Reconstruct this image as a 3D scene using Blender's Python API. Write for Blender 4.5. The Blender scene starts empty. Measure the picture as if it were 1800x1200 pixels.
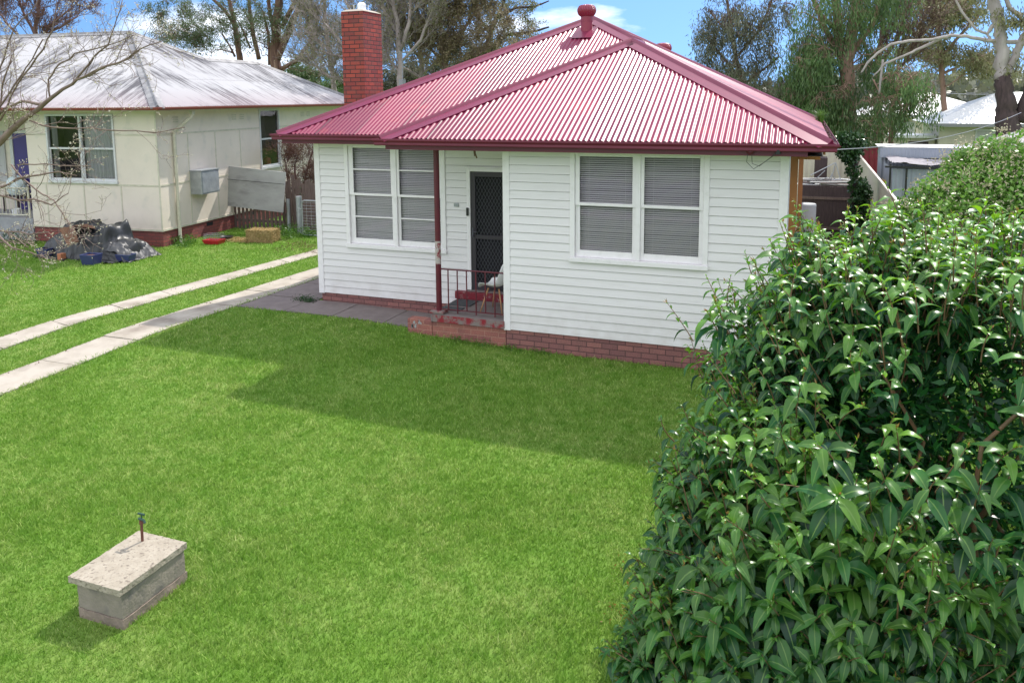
import bpy, math, random
import numpy as np
from mathutils import Matrix, Vector, noise as mnoise

# ------------------------------------------------------------------ camera
SC = bpy.context.scene
YAW, PIT, ROL, F, CY = -0.360043, 0.132949, -0.0076825, 1374.268, 356.99
CAM = np.array([4.3333, -11.1788, 3.93292])
fw = np.array([math.sin(YAW)*math.cos(PIT), math.cos(YAW)*math.cos(PIT), -math.sin(PIT)])
_r = np.array([math.cos(YAW), -math.sin(YAW), 0.0]); _u = np.cross(_r, fw)
r2 = _r*math.cos(ROL)+_u*math.sin(ROL); u2 = -_r*math.sin(ROL)+_u*math.cos(ROL)
cd = bpy.data.cameras.new('camera'); cam = bpy.data.objects.new('camera', cd)
SC.collection.objects.link(cam); SC.camera = cam
cam.matrix_world = Matrix(((r2[0], u2[0], -fw[0], CAM[0]), (r2[1], u2[1], -fw[1], CAM[1]),
                           (r2[2], u2[2], -fw[2], CAM[2]), (0, 0, 0, 1)))
cd.sensor_width = 36; cd.lens = F/1800*36; cd.shift_y = -(600-CY)/1800
cd.clip_start = 0.05; cd.clip_end = 3000

def at(px, py, Y):
    "point of the plane y=Y seen at a pixel of the 1800x1200 photo"
    d = fw + r2*(px-900)/F + u2*(CY-py)/F
    t = (Y-CAM[1])/d[1]
    return CAM + t*d
def proj(P):
    d = np.asarray(P)-CAM; z = d@fw
    return 900+F*(d@r2)/z, CY-F*(d@u2)/z

# ------------------------------------------------------------------ world, sun
SUN_AZ, SUN_EL = math.radians(16.3), math.radians(50.0)   # azimuth measured from +Y towards +X
W = bpy.data.worlds.new('World'); SC.world = W; W.use_nodes = True
nt = W.node_tree; nt.nodes.clear()
def N(t, typ, **kw):
    n = t.nodes.new(typ)
    for k, v in kw.items(): setattr(n, k, v)
    return n
sky = N(nt, 'ShaderNodeTexSky', sky_type='NISHITA', sun_disc=False)
sky.sun_elevation = SUN_EL; sky.sun_rotation = SUN_AZ; sky.altitude = 200
sky.air_density = 1.0; sky.dust_density = 0.15; sky.ozone_density = 2.5
bg = N(nt, 'ShaderNodeBackground'); bg.inputs[1].default_value = 0.15
tc = N(nt, 'ShaderNodeTexCoord'); mp = N(nt, 'ShaderNodeMapping'); mp.inputs['Scale'].default_value = (1, 1, 3.2)
nz = N(nt, 'ShaderNodeTexNoise'); nz.inputs['Scale'].default_value = 3.1; nz.inputs['Detail'].default_value = 9; nz.inputs['Roughness'].default_value = 0.55
mp.inputs['Location'].default_value = (3.5, 1.3, 0.55)
cr = N(nt, 'ShaderNodeValToRGB'); cr.color_ramp.elements[0].position = 0.54; cr.color_ramp.elements[1].position = 0.66
mx = N(nt, 'ShaderNodeMix', data_type='RGBA'); mx.inputs[7].default_value = (7.8, 8.1, 8.7, 1)
hsv = N(nt, 'ShaderNodeHueSaturation'); hsv.inputs['Saturation'].default_value = 1.15; hsv.inputs['Value'].default_value = 1.0
smp = N(nt, 'ShaderNodeMapping'); smp.inputs['Location'].default_value = (0, 0, 0.30)
snm = N(nt, 'ShaderNodeVectorMath', operation='NORMALIZE')
wo = N(nt, 'ShaderNodeOutputWorld')
L = nt.links.new
L(tc.outputs['Generated'], smp.inputs[0]); L(smp.outputs[0], snm.inputs[0]); L(snm.outputs[0], sky.inputs[0])
L(tc.outputs['Generated'], mp.inputs[0]); L(mp.outputs[0], nz.inputs['Vector']); pass
L(sky.outputs[0], hsv.inputs['Color']); L(hsv.outputs[0], mx.inputs[6]); # unseen cloud added overhead and behind the viewer as white fill for shaded walls
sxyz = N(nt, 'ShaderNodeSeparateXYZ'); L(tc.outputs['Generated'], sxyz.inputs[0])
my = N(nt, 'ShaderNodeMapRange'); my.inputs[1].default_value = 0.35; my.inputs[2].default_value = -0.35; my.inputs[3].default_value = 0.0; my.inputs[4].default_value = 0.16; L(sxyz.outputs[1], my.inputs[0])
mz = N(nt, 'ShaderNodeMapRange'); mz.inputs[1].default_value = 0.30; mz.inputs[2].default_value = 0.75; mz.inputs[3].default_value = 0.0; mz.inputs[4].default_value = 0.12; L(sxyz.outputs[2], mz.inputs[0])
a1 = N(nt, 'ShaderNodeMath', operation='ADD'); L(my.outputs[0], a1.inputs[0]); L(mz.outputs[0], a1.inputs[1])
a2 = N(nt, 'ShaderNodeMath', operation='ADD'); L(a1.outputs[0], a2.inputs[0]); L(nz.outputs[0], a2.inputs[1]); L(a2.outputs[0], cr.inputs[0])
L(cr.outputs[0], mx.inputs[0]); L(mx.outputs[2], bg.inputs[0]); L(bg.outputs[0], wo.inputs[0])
sd = bpy.data.lights.new('sun', 'SUN'); sd.energy = 3.4; sd.angle = math.radians(0.55); sd.color = (1, 0.95, 0.87)
so = bpy.data.objects.new('sun', sd); SC.collection.objects.link(so)
sv = Vector((math.sin(SUN_AZ)*math.cos(SUN_EL), math.cos(SUN_AZ)*math.cos(SUN_EL), math.sin(SUN_EL)))
so.rotation_euler = sv.to_track_quat('Z', 'Y').to_euler(); so.location = (10, 30, 40)
SC.view_settings.view_transform = 'Standard'; SC.view_settings.look = 'None'
SC.view_settings.gamma = 1; SC.view_settings.exposure = 0.56
SC.cycles.max_bounces = 8; SC.cycles.transparent_max_bounces = 12; SC.cycles.sample_clamp_indirect = 6

# ------------------------------------------------------------------ object helpers
COL = SC.collection
def tag(o, label=None, cat=None, group=None, kind=None):
    if label: o['label'] = label
    if cat: o['category'] = cat
    if group: o['group'] = group
    if kind: o['kind'] = kind
    return o
def empty(name, label, cat, loc=(0, 0, 0), rz=0.0, group=None):
    o = bpy.data.objects.new(name, None); COL.objects.link(o); o.empty_display_size = 0.2
    o.location = loc; o.rotation_euler = (0, 0, rz)
    return tag(o, label, cat, group)

class MB:
    def __init__(s): s.v = []; s.f = []; s.m = []
    def add(s, vs, fs, mi=0):
        b = len(s.v); s.v.extend([tuple(map(float, p)) for p in vs])
        for f in fs: s.f.append(tuple(b+i for i in f)); s.m.append(mi)
    def quad(s, a, b, c, d, mi=0): s.add([a, b, c, d], [(0, 1, 2, 3)], mi)
    def poly(s, pts, mi=0): s.add(pts, [tuple(range(len(pts)))], mi)
    def box(s, x0, x1, y0, y1, z0, z1, mi=0):
        s.add([(x0, y0, z0), (x1, y0, z0), (x1, y1, z0), (x0, y1, z0), (x0, y0, z1), (x1, y0, z1), (x1, y1, z1), (x0, y1, z1)],
              [(0, 3, 2, 1), (4, 5, 6, 7), (0, 1, 5, 4), (1, 2, 6, 5), (2, 3, 7, 6), (3, 0, 4, 7)], mi)
    def beam(s, a, b, w, h, mi=0, up=(0, 0, 1)):
        a = Vector(a); b = Vector(b); d = (b-a).normalized(); u = Vector(up)
        if abs(d.dot(u)) > 0.97: u = Vector((0, 1, 0))
        x = d.cross(u).normalized(); y = x.cross(d).normalized()
        c = [x*(sx*w/2)+y*(sy*h/2) for sx, sy in ((-1, -1), (1, -1), (1, 1), (-1, 1))]
        s.add([a+q for q in c]+[b+q for q in c], [(0, 3, 2, 1), (4, 5, 6, 7), (0, 1, 5, 4), (1, 2, 6, 5), (2, 3, 7, 6), (3, 0, 4, 7)], mi)
    def tube(s, pts, rad, n=6, mi=0, cap=True):
        pts = [Vector(p) for p in pts]
        if not hasattr(rad, '__len__'): rad = [rad]*len(pts)
        b = len(s.v); prev = None
        for i, p in enumerate(pts):
            d = (pts[min(i+1, len(pts)-1)]-pts[max(i-1, 0)])
            d = d.normalized() if d.length > 1e-9 else Vector((0, 0, 1))
            if prev is None:
                u = Vector((0, 0, 1)) if abs(d.z) < 0.9 else Vector((1, 0, 0))
                x = d.cross(u).normalized()
            else:
                x = (prev - d*prev.dot(d))
                x = x.normalized() if x.length > 1e-6 else d.orthogonal().normalized()
            prev = x; y = d.cross(x)
            for k in range(n):
                a = 2*math.pi*k/n; q = p+(x*math.cos(a)+y*math.sin(a))*rad[i]; s.v.append((q.x, q.y, q.z))
        for i in range(len(pts)-1):
            for k in range(n):
                k2 = (k+1) % n
                s.f.append((b+i*n+k, b+i*n+k2, b+(i+1)*n+k2, b+(i+1)*n+k)); s.m.append(mi)
        if cap:
            s.f.append(tuple(b+k for k in reversed(range(n)))); s.m.append(mi)
            e = b+(len(pts)-1)*n; s.f.append(tuple(e+k for k in range(n))); s.m.append(mi)
    def lathe(s, cx, cy, prof, n=20, mi=0):
        b = len(s.v)
        for r, z in prof:
            for k in range(n):
                a = 2*math.pi*k/n; s.v.append((cx+r*math.cos(a), cy+r*math.sin(a), z))
        for i in range(len(prof)-1):
            for k in range(n):
                k2 = (k+1) % n
                s.f.append((b+i*n+k, b+i*n+k2, b+(i+1)*n+k2, b+(i+1)*n+k)); s.m.append(mi)
        s.f.append(tuple(b+k for k in reversed(range(n)))); s.m.append(mi)
        e = b+(len(prof)-1)*n; s.f.append(tuple(e+k for k in range(n))); s.m.append(mi)
    def build(s, name, mats, parent=None, smooth=False, bevel=0):
        me = bpy.data.meshes.new(name); me.from_pydata(s.v, [], s.f)
        if not isinstance(mats, (list, tuple)): mats = [mats]
        for m in mats: me.materials.append(m)
        if len(mats) > 1: me.polygons.foreach_set('material_index', s.m)
        if smooth: me.polygons.foreach_set('use_smooth', [True]*len(s.f))
        me.update()
        o = bpy.data.objects.new(name, me); COL.objects.link(o)
        if parent: o.parent = parent
        if bevel:
            md = o.modifiers.new('bevel', 'BEVEL'); md.width = bevel; md.segments = 2; md.limit_method = 'ANGLE'
        return o

def np_mesh(name, verts, faces4, mat, parent=None, smooth=False, attrs=None):
    "verts (n,3) array, faces (m,k) array; attrs {name: (n,) or (n,3)}"
    me = bpy.data.meshes.new(name); nv, (nf, k) = len(verts), faces4.shape
    me.vertices.add(nv); me.vertices.foreach_set('co', np.ascontiguousarray(verts, dtype=np.float32).ravel())
    me.loops.add(nf*k); me.polygons.add(nf)
    me.loops.foreach_set('vertex_index', np.ascontiguousarray(faces4, dtype=np.int32).ravel())
    me.polygons.foreach_set('loop_start', np.arange(0, nf*k, k, dtype=np.int32))
    try: me.polygons.foreach_set('loop_total', np.full(nf, k, dtype=np.int32))
    except Exception: pass
    if smooth: me.polygons.foreach_set('use_smooth', np.ones(nf, dtype=bool))
    for an, a in (attrs or {}).items():
        if a.ndim == 1:
            at_ = me.attributes.new(an, 'FLOAT', 'POINT'); at_.data.foreach_set('value', a.astype(np.float32))
        else:
            at_ = me.attributes.new(an, 'FLOAT_VECTOR', 'POINT'); at_.data.foreach_set('vector', a.astype(np.float32).ravel())
    me.materials.append(mat); me.update(calc_edges=True); me.validate()
    o = bpy.data.objects.new(name, me); COL.objects.link(o)
    if parent: o.parent = parent
    return o

# ------------------------------------------------------------------ materials
def rgb(*c): return (c[0], c[1], c[2], 1)
def base_mat(name):
    m = bpy.data.materials.new(name); m.use_nodes = True; t = m.node_tree
    return m, t, t.nodes['Principled BSDF'], t.nodes['Material Output']
def mk(name, col, rough=0.6, col2=None, vs=3.0, vlo=0.35, vhi=0.7, bump=0.0, bs=40.0, metal=0.0, spec=0.5, stretch=(1, 1, 1), coat=0, detail=6, col3=None, vs3=20):
    m, t, b, out = base_mat(name); l = t.links.new
    b.inputs['Base Color'].default_value = rgb(*col); b.inputs['Roughness'].default_value = rough
    b.inputs['Metallic'].default_value = metal; b.inputs['Specular IOR Level'].default_value = spec
    if coat: b.inputs['Coat Weight'].default_value = coat; b.inputs['Coat Roughness'].default_value = 0.15
    tc = N(t, 'ShaderNodeTexCoord'); mp = N(t, 'ShaderNodeMapping'); mp.inputs['Scale'].default_value = stretch
    l(tc.outputs['Object'], mp.inputs[0])
    if col2:
        n = N(t, 'ShaderNodeTexNoise'); n.inputs['Scale'].default_value = vs; n.inputs['Detail'].default_value = detail; n.inputs['Roughness'].default_value = 0.65
        l(mp.outputs[0], n.inputs['Vector'])
        r = N(t, 'ShaderNodeMapRange'); r.inputs[1].default_value = vlo; r.inputs[2].default_value = vhi; l(n.outputs[0], r.inputs[0])
        x = N(t, 'ShaderNodeMix', data_type='RGBA'); x.inputs[6].default_value = rgb(*col); x.inputs[7].default_value = rgb(*col2)
        l(r.outputs[0], x.inputs[0]); last = x.outputs[2]
        if col3:
            n3 = N(t, 'ShaderNodeTexNoise'); n3.inputs['Scale'].default_value = vs3; n3.inputs['Detail'].default_value = 4
            l(mp.outputs[0], n3.inputs['Vector'])
            r3 = N(t, 'ShaderNodeMapRange'); r3.inputs[1].default_value = 0.55; r3.inputs[2].default_value = 0.72; l(n3.outputs[0], r3.inputs[0])
            x3 = N(t, 'ShaderNodeMix', data_type='RGBA'); l(last, x3.inputs[6]); x3.inputs[7].default_value = rgb(*col3); l(r3.outputs[0], x3.inputs[0]); last = x3.outputs[2]
        l(last, b.inputs['Base Color'])
    if bump:
        n2 = N(t, 'ShaderNodeTexNoise'); n2.inputs['Scale'].default_value = bs; n2.inputs['Detail'].default_value = 5; l(mp.outputs[0], n2.inputs['Vector'])
        bp = N(t, 'ShaderNodeBump'); bp.inputs['Strength'].default_value = bump; bp.inputs['Distance'].default_value = 0.01
        l(n2.outputs[0], bp.inputs['Height']); l(bp.outputs[0], b.inputs['Normal'])
    return m

def brick_mat(name, c1, c2, mortar, msize=0.012, sc=1.0, dirt=0.3):
    m, t, b, out = base_mat(name); l = t.links.new
    tc = N(t, 'ShaderNodeTexCoord'); sep = N(t, 'ShaderNodeSeparateXYZ'); sn = N(t, 'ShaderNodeSeparateXYZ')
    l(tc.outputs['Object'], sep.inputs[0]); l(tc.outputs['Normal'], sn.inputs[0])
    ab = N(t, 'ShaderNodeMath', operation='ABSOLUTE'); l(sn.outputs[0], ab.inputs[0])
    gt = N(t, 'ShaderNodeMath', operation='GREATER_THAN'); gt.inputs[1].default_value = 0.6; l(ab.outputs[0], gt.inputs[0])
    mxx = N(t, 'ShaderNodeMix', data_type='FLOAT'); l(gt.outputs[0], mxx.inputs[0]); l(sep.outputs[0], mxx.inputs[2]); l(sep.outputs[1], mxx.inputs[3])
    cb = N(t, 'ShaderNodeCombineXYZ'); l(mxx.outputs[0], cb.inputs[0]); l(sep.outputs[2], cb.inputs[1])
    br = N(t, 'ShaderNodeTexBrick'); l(cb.outputs[0], br.inputs['Vector'])
    br.inputs['Color1'].default_value = rgb(*c1); br.inputs['Color2'].default_value = rgb(*c2); br.inputs['Mortar'].default_value = rgb(*mortar)
    br.inputs['Scale'].default_value = 1.0; br.inputs['Mortar Size'].default_value = msize/2; br.inputs['Mortar Smooth'].default_value = 0.3
    br.inputs['Brick Width'].default_value = 0.24*sc; br.inputs['Row Height'].default_value = 0.086*sc
    n = N(t, 'ShaderNodeTexNoise'); n.inputs['Scale'].default_value = 7; n.inputs['Detail'].default_value = 8; l(tc.outputs['Object'], n.inputs['Vector'])
    r = N(t, 'ShaderNodeMapRange'); r.inputs[1].default_value = 0.4; r.inputs[2].default_value = 0.75; r.inputs[4].default_value = dirt; l(n.outputs[0], r.inputs[0])
    x = N(t, 'ShaderNodeMix', data_type='RGBA'); x.inputs[7].default_value = rgb(0.12, 0.07, 0.06); l(r.outputs[0], x.inputs[0]); l(br.outputs[0], x.inputs[6])
    n4 = N(t, 'ShaderNodeTexNoise'); n4.inputs['Scale'].default_value = 60; n4.inputs['Detail'].default_value = 4; l(tc.outputs['Object'], n4.inputs['Vector'])
    x4 = N(t, 'ShaderNodeMix', data_type='RGBA', blend_type='OVERLAY'); x4.inputs[0].default_value = 0.5; l(x.outputs[2], x4.inputs[6]); l(n4.outputs[0], x4.inputs[7])
    l(x4.outputs[2], b.inputs['Base Color']); b.inputs['Roughness'].default_value = 0.85
    bp = N(t, 'ShaderNodeBump'); bp.inputs['Strength'].default_value = 0.6; bp.inputs['Distance'].default_value = 0.006
    inv = N(t, 'ShaderNodeMath', operation='SUBTRACT'); inv.inputs[0].default_value = 1; l(br.outputs['Fac'], inv.inputs[1])
    ad = N(t, 'ShaderNodeMath', operation='MULTIPLY_ADD'); l(n4.outputs[0], ad.inputs[0]); ad.inputs[1].default_value = 0.4; l(inv.outputs[0], ad.inputs[2])
    l(ad.outputs[0], bp.inputs['Height']); l(bp.outputs[0], b.inputs['Normal'])
    return m

def leaf_mat(name, c1, c2, c3=None, rough=0.35, transl=0.35, trc=None, spec=0.5, rib=False, pvar=0.0):
    "colour by per-leaf random attribute 'rnd' (0..1); c3 = young-leaf colour driven by attribute 'yng'"
    m, t, b, out = base_mat(name); l = t.links.new
    a = N(t, 'ShaderNodeAttribute', attribute_name='rnd')
    x = N(t, 'ShaderNodeMix', data_type='RGBA'); x.inputs[6].default_value = rgb(*c1); x.inputs[7].default_value = rgb(*c2); l(a.outputs['Fac'], x.inputs[0])
    last = x.outputs[2]
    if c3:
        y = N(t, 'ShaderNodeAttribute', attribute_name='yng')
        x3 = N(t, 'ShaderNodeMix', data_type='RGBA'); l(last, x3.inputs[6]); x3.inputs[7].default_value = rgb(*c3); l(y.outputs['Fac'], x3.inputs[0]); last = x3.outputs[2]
    if rib:
        y = N(t, 'ShaderNodeAttribute', attribute_name='across')
        ab = N(t, 'ShaderNodeMath', operation='ABSOLUTE'); l(y.outputs['Fac'], ab.inputs[0])
        r = N(t, 'ShaderNodeMapRange'); r.inputs[1].default_value = 0.03; r.inputs[2].default_value = 0.14; r.inputs[3].default_value = 0.6; r.inputs[4].default_value = 0; l(ab.outputs[0], r.inputs[0])
        x4 = N(t, 'ShaderNodeMix', data_type='RGBA'); l(last, x4.inputs[6]); x4.inputs[7].default_value = rgb(0.22, 0.36, 0.10); l(r.outputs[0], x4.inputs[0]); last = x4.outputs[2]
    if pvar:
        g = N(t, 'ShaderNodeNewGeometry'); n = N(t, 'ShaderNodeTexNoise'); n.inputs['Scale'].default_value = pvar; n.inputs['Detail'].default_value = 3; l(g.outputs['Position'], n.inputs['Vector'])
        h = N(t, 'ShaderNodeHueSaturation'); r = N(t, 'ShaderNodeMapRange'); r.inputs[1].default_value = 0.3; r.inputs[2].default_value = 0.7; r.inputs[3].default_value = 0.6; r.inputs[4].default_value = 1.4
        l(n.outputs[0], r.inputs[0]); l(r.outputs[0], h.inputs['Value']); l(last, h.inputs['Color']); last = h.outputs[0]
    l(last, b.inputs['Base Color']); b.inputs['Roughness'].default_value = rough; b.inputs['Specular IOR Level'].default_value = spec
    tr = N(t, 'ShaderNodeBsdfTranslucent'); ms = N(t, 'ShaderNodeMixShader'); ms.inputs[0].default_value = transl
    if trc: 
        xt = N(t, 'ShaderNodeMix', data_type='RGBA', blend_type='MULTIPLY'); xt.inputs[0].default_value = 1; l(last, xt.inputs[6]); xt.inputs[7].default_value = rgb(*trc); l(xt.outputs[2], tr.inputs[0])
    else: l(last, tr.inputs[0])
    l(b.outputs[0], ms.inputs[1]); l(tr.outputs[0], ms.inputs[2]); l(ms.outputs[0], out.inputs[0])
    return m

def glass_mat(name, refl=1.0):
    m, t, b, out = base_mat(name); t.nodes.remove(b); l = t.links.new
    tr = N(t, 'ShaderNodeBsdfTransparent'); tr.inputs[0].default_value = rgb(0.9, 0.92, 0.92)
    gl = N(t, 'ShaderNodeBsdfGlossy'); gl.inputs['Roughness'].default_value = 0.015
    n = N(t, 'ShaderNodeTexNoise'); n.inputs['Scale'].default_value = 2.2; tcx = N(t, 'ShaderNodeTexCoord'); l(tcx.outputs['Object'], n.inputs['Vector'])
    bp = N(t, 'ShaderNodeBump'); bp.inputs['Strength'].default_value = 0.12; bp.inputs['Distance'].default_value = 0.02; l(n.outputs[0], bp.inputs['Height']); l(bp.outputs[0], gl.inputs['Normal'])
    fr = N(t, 'ShaderNodeFresnel'); fr.inputs[0].default_value = 1.5
    mu = N(t, 'ShaderNodeMath', operation='MULTIPLY'); mu.inputs[1].default_value = 1.9*refl; l(fr.outputs[0], mu.inputs[0])
    ms = N(t, 'ShaderNodeMixShader'); l(mu.outputs[0], ms.inputs[0]); l(tr.outputs[0], ms.inputs[1]); l(gl.outputs[0], ms.inputs[2]); l(ms.outputs[0], out.inputs[0])
    return m

M = {}
M['board'] = mk('weatherboard', (0.765, 0.74, 0.745), 0.45, (0.725, 0.70, 0.70), 1.3, 0.35, 0.7, bump=0.06, bs=18, stretch=(0.5, 1, 6), col3=(0.70, 0.675, 0.67), vs3=4)
def dirt_base(m, z0, z1, amt):
    "splash dirt on the lowest boards"
    t = m.node_tree; b = t.nodes['Principled BSDF']; l = t.links.new; src = b.inputs['Base Color'].links[0].from_socket
    tc = N(t, 'ShaderNodeTexCoord'); sp = N(t, 'ShaderNodeSeparateXYZ'); l(tc.outputs['Object'], sp.inputs[0])
    r = N(t, 'ShaderNodeMapRange'); r.inputs[1].default_value = z0; r.inputs[2].default_value = z1; r.inputs[3].default_value = amt; r.inputs[4].default_value = 0; l(sp.outputs[2], r.inputs[0])
    n = N(t, 'ShaderNodeTexNoise'); n.inputs['Scale'].default_value = 5; n.inputs['Detail'].default_value = 8; l(tc.outputs['Object'], n.inputs['Vector'])
    q = N(t, 'ShaderNodeMapRange'); q.inputs[1].default_value = 0.35; q.inputs[2].default_value = 0.7; l(n.outputs[0], q.inputs[0])
    k = N(t, 'ShaderNodeMath', operation='MULTIPLY'); l(r.outputs[0], k.inputs[0]); l(q.outputs[0], k.inputs[1])
    x = N(t, 'ShaderNodeMix', data_type='RGBA'); x.inputs[7].default_value = rgb(0.33, 0.27, 0.21); l(k.outputs[0], x.inputs[0]); l(src, x.inputs[6]); l(x.outputs[2], b.inputs['Base Color'])
dirt_base(M['board'], 0.30, 0.9, 0.3)
M['trim'] = mk('white_trim', (0.83, 0.80, 0.81), 0.45, (0.74, 0.715, 0.71), 9, 0.5, 0.75, bump=0.06, bs=60)
M['soffit'] = mk('soffit_paint', (0.62, 0.58, 0.45), 0.6)
M['maroon'] = mk('maroon_steel', (0.27, 0.018, 0.048), 0.37, (0.22, 0.016, 0.042), 1.1, 0.3, 0.7, spec=0.6, col3=(0.31, 0.03, 0.06), vs3=2.2)
M['maroon_cap'] = mk('maroon_flashing', (0.20, 0.016, 0.055), 0.34, (0.165, 0.014, 0.046), 2, 0.3, 0.7, spec=0.6)
M['gutter'] = mk('gutter_paint', (0.16, 0.018, 0.045), 0.35, (0.13, 0.015, 0.04), 3)
M['post'] = mk('post_paint', (0.12, 0.010, 0.022), 0.45, (0.085, 0.008, 0.018), 6)
M['postworn'] = mk('post_worn', (0.22, 0.02, 0.04), 0.6, (0.42, 0.38, 0.36), 14, 0.42, 0.5, col3=(0.5, 0.42, 0.36), vs3=30)
M['brick'] = brick_mat('plinth_brick', (0.30, 0.125, 0.11), (0.20, 0.085, 0.085), (0.10, 0.045, 0.045), 0.016, dirt=0.35)
M['stepbrick'] = brick_mat('porch_brick', (0.34, 0.13, 0.10), (0.25, 0.09, 0.08), (0.40, 0.22, 0.16), 0.010, dirt=0.35)
M['chimbrick'] = brick_mat('chimney_brick', (0.36, 0.065, 0.045), (0.21, 0.040, 0.038), (0.045, 0.02, 0.022), 0.020, dirt=0.45)
M['nbrick'] = brick_mat('neighbour_brick', (0.27, 0.07, 0.06), (0.19, 0.05, 0.05), (0.10, 0.05, 0.045), 0.016, dirt=0.3)
M['redpaint'] = mk('red_step_paint', (0.20, 0.010, 0.022), 0.5, (0.15, 0.01, 0.02), 5, col3=(0.30, 0.22, 0.20), vs3=14)
M['wornred'] = mk('worn_red_edge', (0.24, 0.014, 0.024), 0.6, (0.21, 0.165, 0.155), 7, 0.44, 0.56)
M['conc'] = mk('old_concrete', (0.20, 0.165, 0.16), 0.9, (0.15, 0.12, 0.115), 5, bump=0.3, bs=70, col3=(0.16, 0.13, 0.13), vs3=2.5)
M['drive'] = mk('driveway_concrete', (0.42, 0.375, 0.32), 0.9, (0.30, 0.26, 0.21), 2.2, 0.42, 0.72, bump=0.25, bs=90, col3=(0.24, 0.20, 0.165), vs3=1.6)
M['glass'] = glass_mat('window_glass', 0.5)
M['blind'] = mk('blind_slat', (0.86, 0.80, 0.83), 0.5)
M['dark'] = mk('dark_room', (0.015, 0.015, 0.018), 0.9)
M['door'] = mk('door_paint', (0.035, 0.028, 0.038), 0.45)
M['mesh'] = mk('door_grille', (0.07, 0.07, 0.085), 0.5)
M['black'] = mk('black_plastic', (0.012, 0.012, 0.013), 0.4)
M['metal'] = mk('galvanised', (0.42, 0.44, 0.46), 0.45, (0.30, 0.32, 0.34), 6, metal=0.5)
M['white'] = mk('white_plastic', (0.85, 0.85, 0.85), 0.3)
M['wood'] = mk('beech_wood', (0.50, 0.28, 0.14), 0.5, (0.40, 0.20, 0.09), 8, stretch=(1, 1, 0.2))
M['mat'] = mk('rubber_mat', (0.045, 0.05, 0.055), 0.9, (0.07, 0.075, 0.08), 50)
M['orange'] = mk('orange_timber', (0.42, 0.17, 0.05), 0.6, (0.30, 0.12, 0.04), 3, stretch=(1, 1, 0.3))
M['fibro'] = mk('fibro_sheet', (0.72, 0.64, 0.555), 0.7, (0.65, 0.575, 0.495), 0.8, 0.35, 0.7, bump=0.08, bs=20, col3=(0.60, 0.55, 0.48), vs3=3)
dirt_base(M['fibro'], 0.55, 1.0, 0.25)
M['fibtrim'] = mk('cream_cover_strip', (0.60, 0.57, 0.46), 0.6, (0.45, 0.42, 0.33), 5)
M['nwhite'] = mk('aluminium_window', (0.62, 0.63, 0.64), 0.5, (0.5, 0.5, 0.5), 8)
M['ngut'] = mk('red_brown_gutter', (0.25, 0.05, 0.04), 0.5, (0.2, 0.05, 0.04), 4)
M['curtain'] = mk('curtain', (0.50, 0.49, 0.50), 0.8, (0.40, 0.39, 0.40), 3, stretch=(6, 6, 0.2))
M['purple'] = mk('purple_paint', (0.045, 0.03, 0.20), 0.5)
M['greyconc'] = mk('porch_concrete', (0.34, 0.34, 0.36), 0.9, (0.26, 0.26, 0.28), 5)
M['tarp'] = mk('black_tarp', (0.014, 0.015, 0.017), 0.42, (0.022, 0.024, 0.028), 5, bump=0.5, bs=9, spec=0.6)
M['silver'] = mk('silver_tarp', (0.06, 0.06, 0.066), 0.5, (0.02, 0.02, 0.022), 5, bump=0.6, bs=9, spec=0.6)
M['rust'] = mk('rusty_steel', (0.11, 0.045, 0.022), 0.8, (0.20, 0.10, 0.05), 4, bump=0.2, bs=40, col3=(0.22, 0.15, 0.11), vs3=3)
M['tub'] = mk('blue_planter', (0.035, 0.045, 0.13), 0.4)
M['soil'] = mk('soil', (0.13, 0.06, 0.045), 0.95, (0.09, 0.04, 0.03), 14, bump=0.5, bs=40)
M['terra'] = mk('terracotta', (0.42, 0.16, 0.08), 0.8)
M['straw'] = mk('straw', (0.34, 0.24, 0.10), 0.9, (0.20, 0.14, 0.06), 30, bump=0.8, bs=60, stretch=(1, 1, 4))
M['redpl'] = mk('red_plastic', (0.45, 0.02, 0.03), 0.35)
M['greyboard'] = mk('weathered_board', (0.36, 0.36, 0.35), 0.8, (0.27, 0.265, 0.26), 1.6, bump=0.1, bs=30, stretch=(0.6, 1, 1.5), col3=(0.22, 0.21, 0.21), vs3=2.5)
M['oldwood'] = mk('old_paling', (0.17, 0.12, 0.105), 0.9, (0.10, 0.07, 0.065), 6, bump=0.4, bs=30, stretch=(6, 6, 0.6))
M['darkpale'] = mk('dark_paling', (0.045, 0.028, 0.032), 0.85, (0.075, 0.05, 0.05), 5, bump=0.3, bs=30, stretch=(6, 6, 0.6))
M['cream'] = mk('cream_steel', (0.56, 0.52, 0.42), 0.55, (0.48, 0.44, 0.36), 1.2)
M['redst'] = mk('dark_red_steel', (0.20, 0.018, 0.03), 0.5)
M['zinc'] = mk('grey_blue_steel', (0.34, 0.37, 0.43), 0.5, (0.28, 0.31, 0.37), 1.5, metal=0.2)
M['cloth'] = mk('shade_cloth', (0.22, 0.20, 0.22), 0.8, (0.30, 0.28, 0.30), 6)
M['whiteroof'] = mk('white_roof', (0.75, 0.75, 0.75), 0.5, (0.6, 0.6, 0.6), 0.5)
M['tank'] = mk('water_heater', (0.50, 0.51, 0.52), 0.45, (0.44, 0.45, 0.46), 2)
M['wire'] = mk('cable', (0.05, 0.05, 0.05), 0.6)
M['greywire'] = mk('grey_cable', (0.25, 0.25, 0.27), 0.6)
M['bagblue'] = mk('pale_blue_bag', (0.55, 0.68, 0.72), 0.5, (0.75, 0.78, 0.80), 6)
M['slab'] = mk('lid_concrete', (0.37, 0.325, 0.26), 0.95, (0.28, 0.24, 0.185), 9, 0.4, 0.7, bump=0.6, bs=60, col3=(0.15, 0.12, 0.095), vs3=38)
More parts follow.
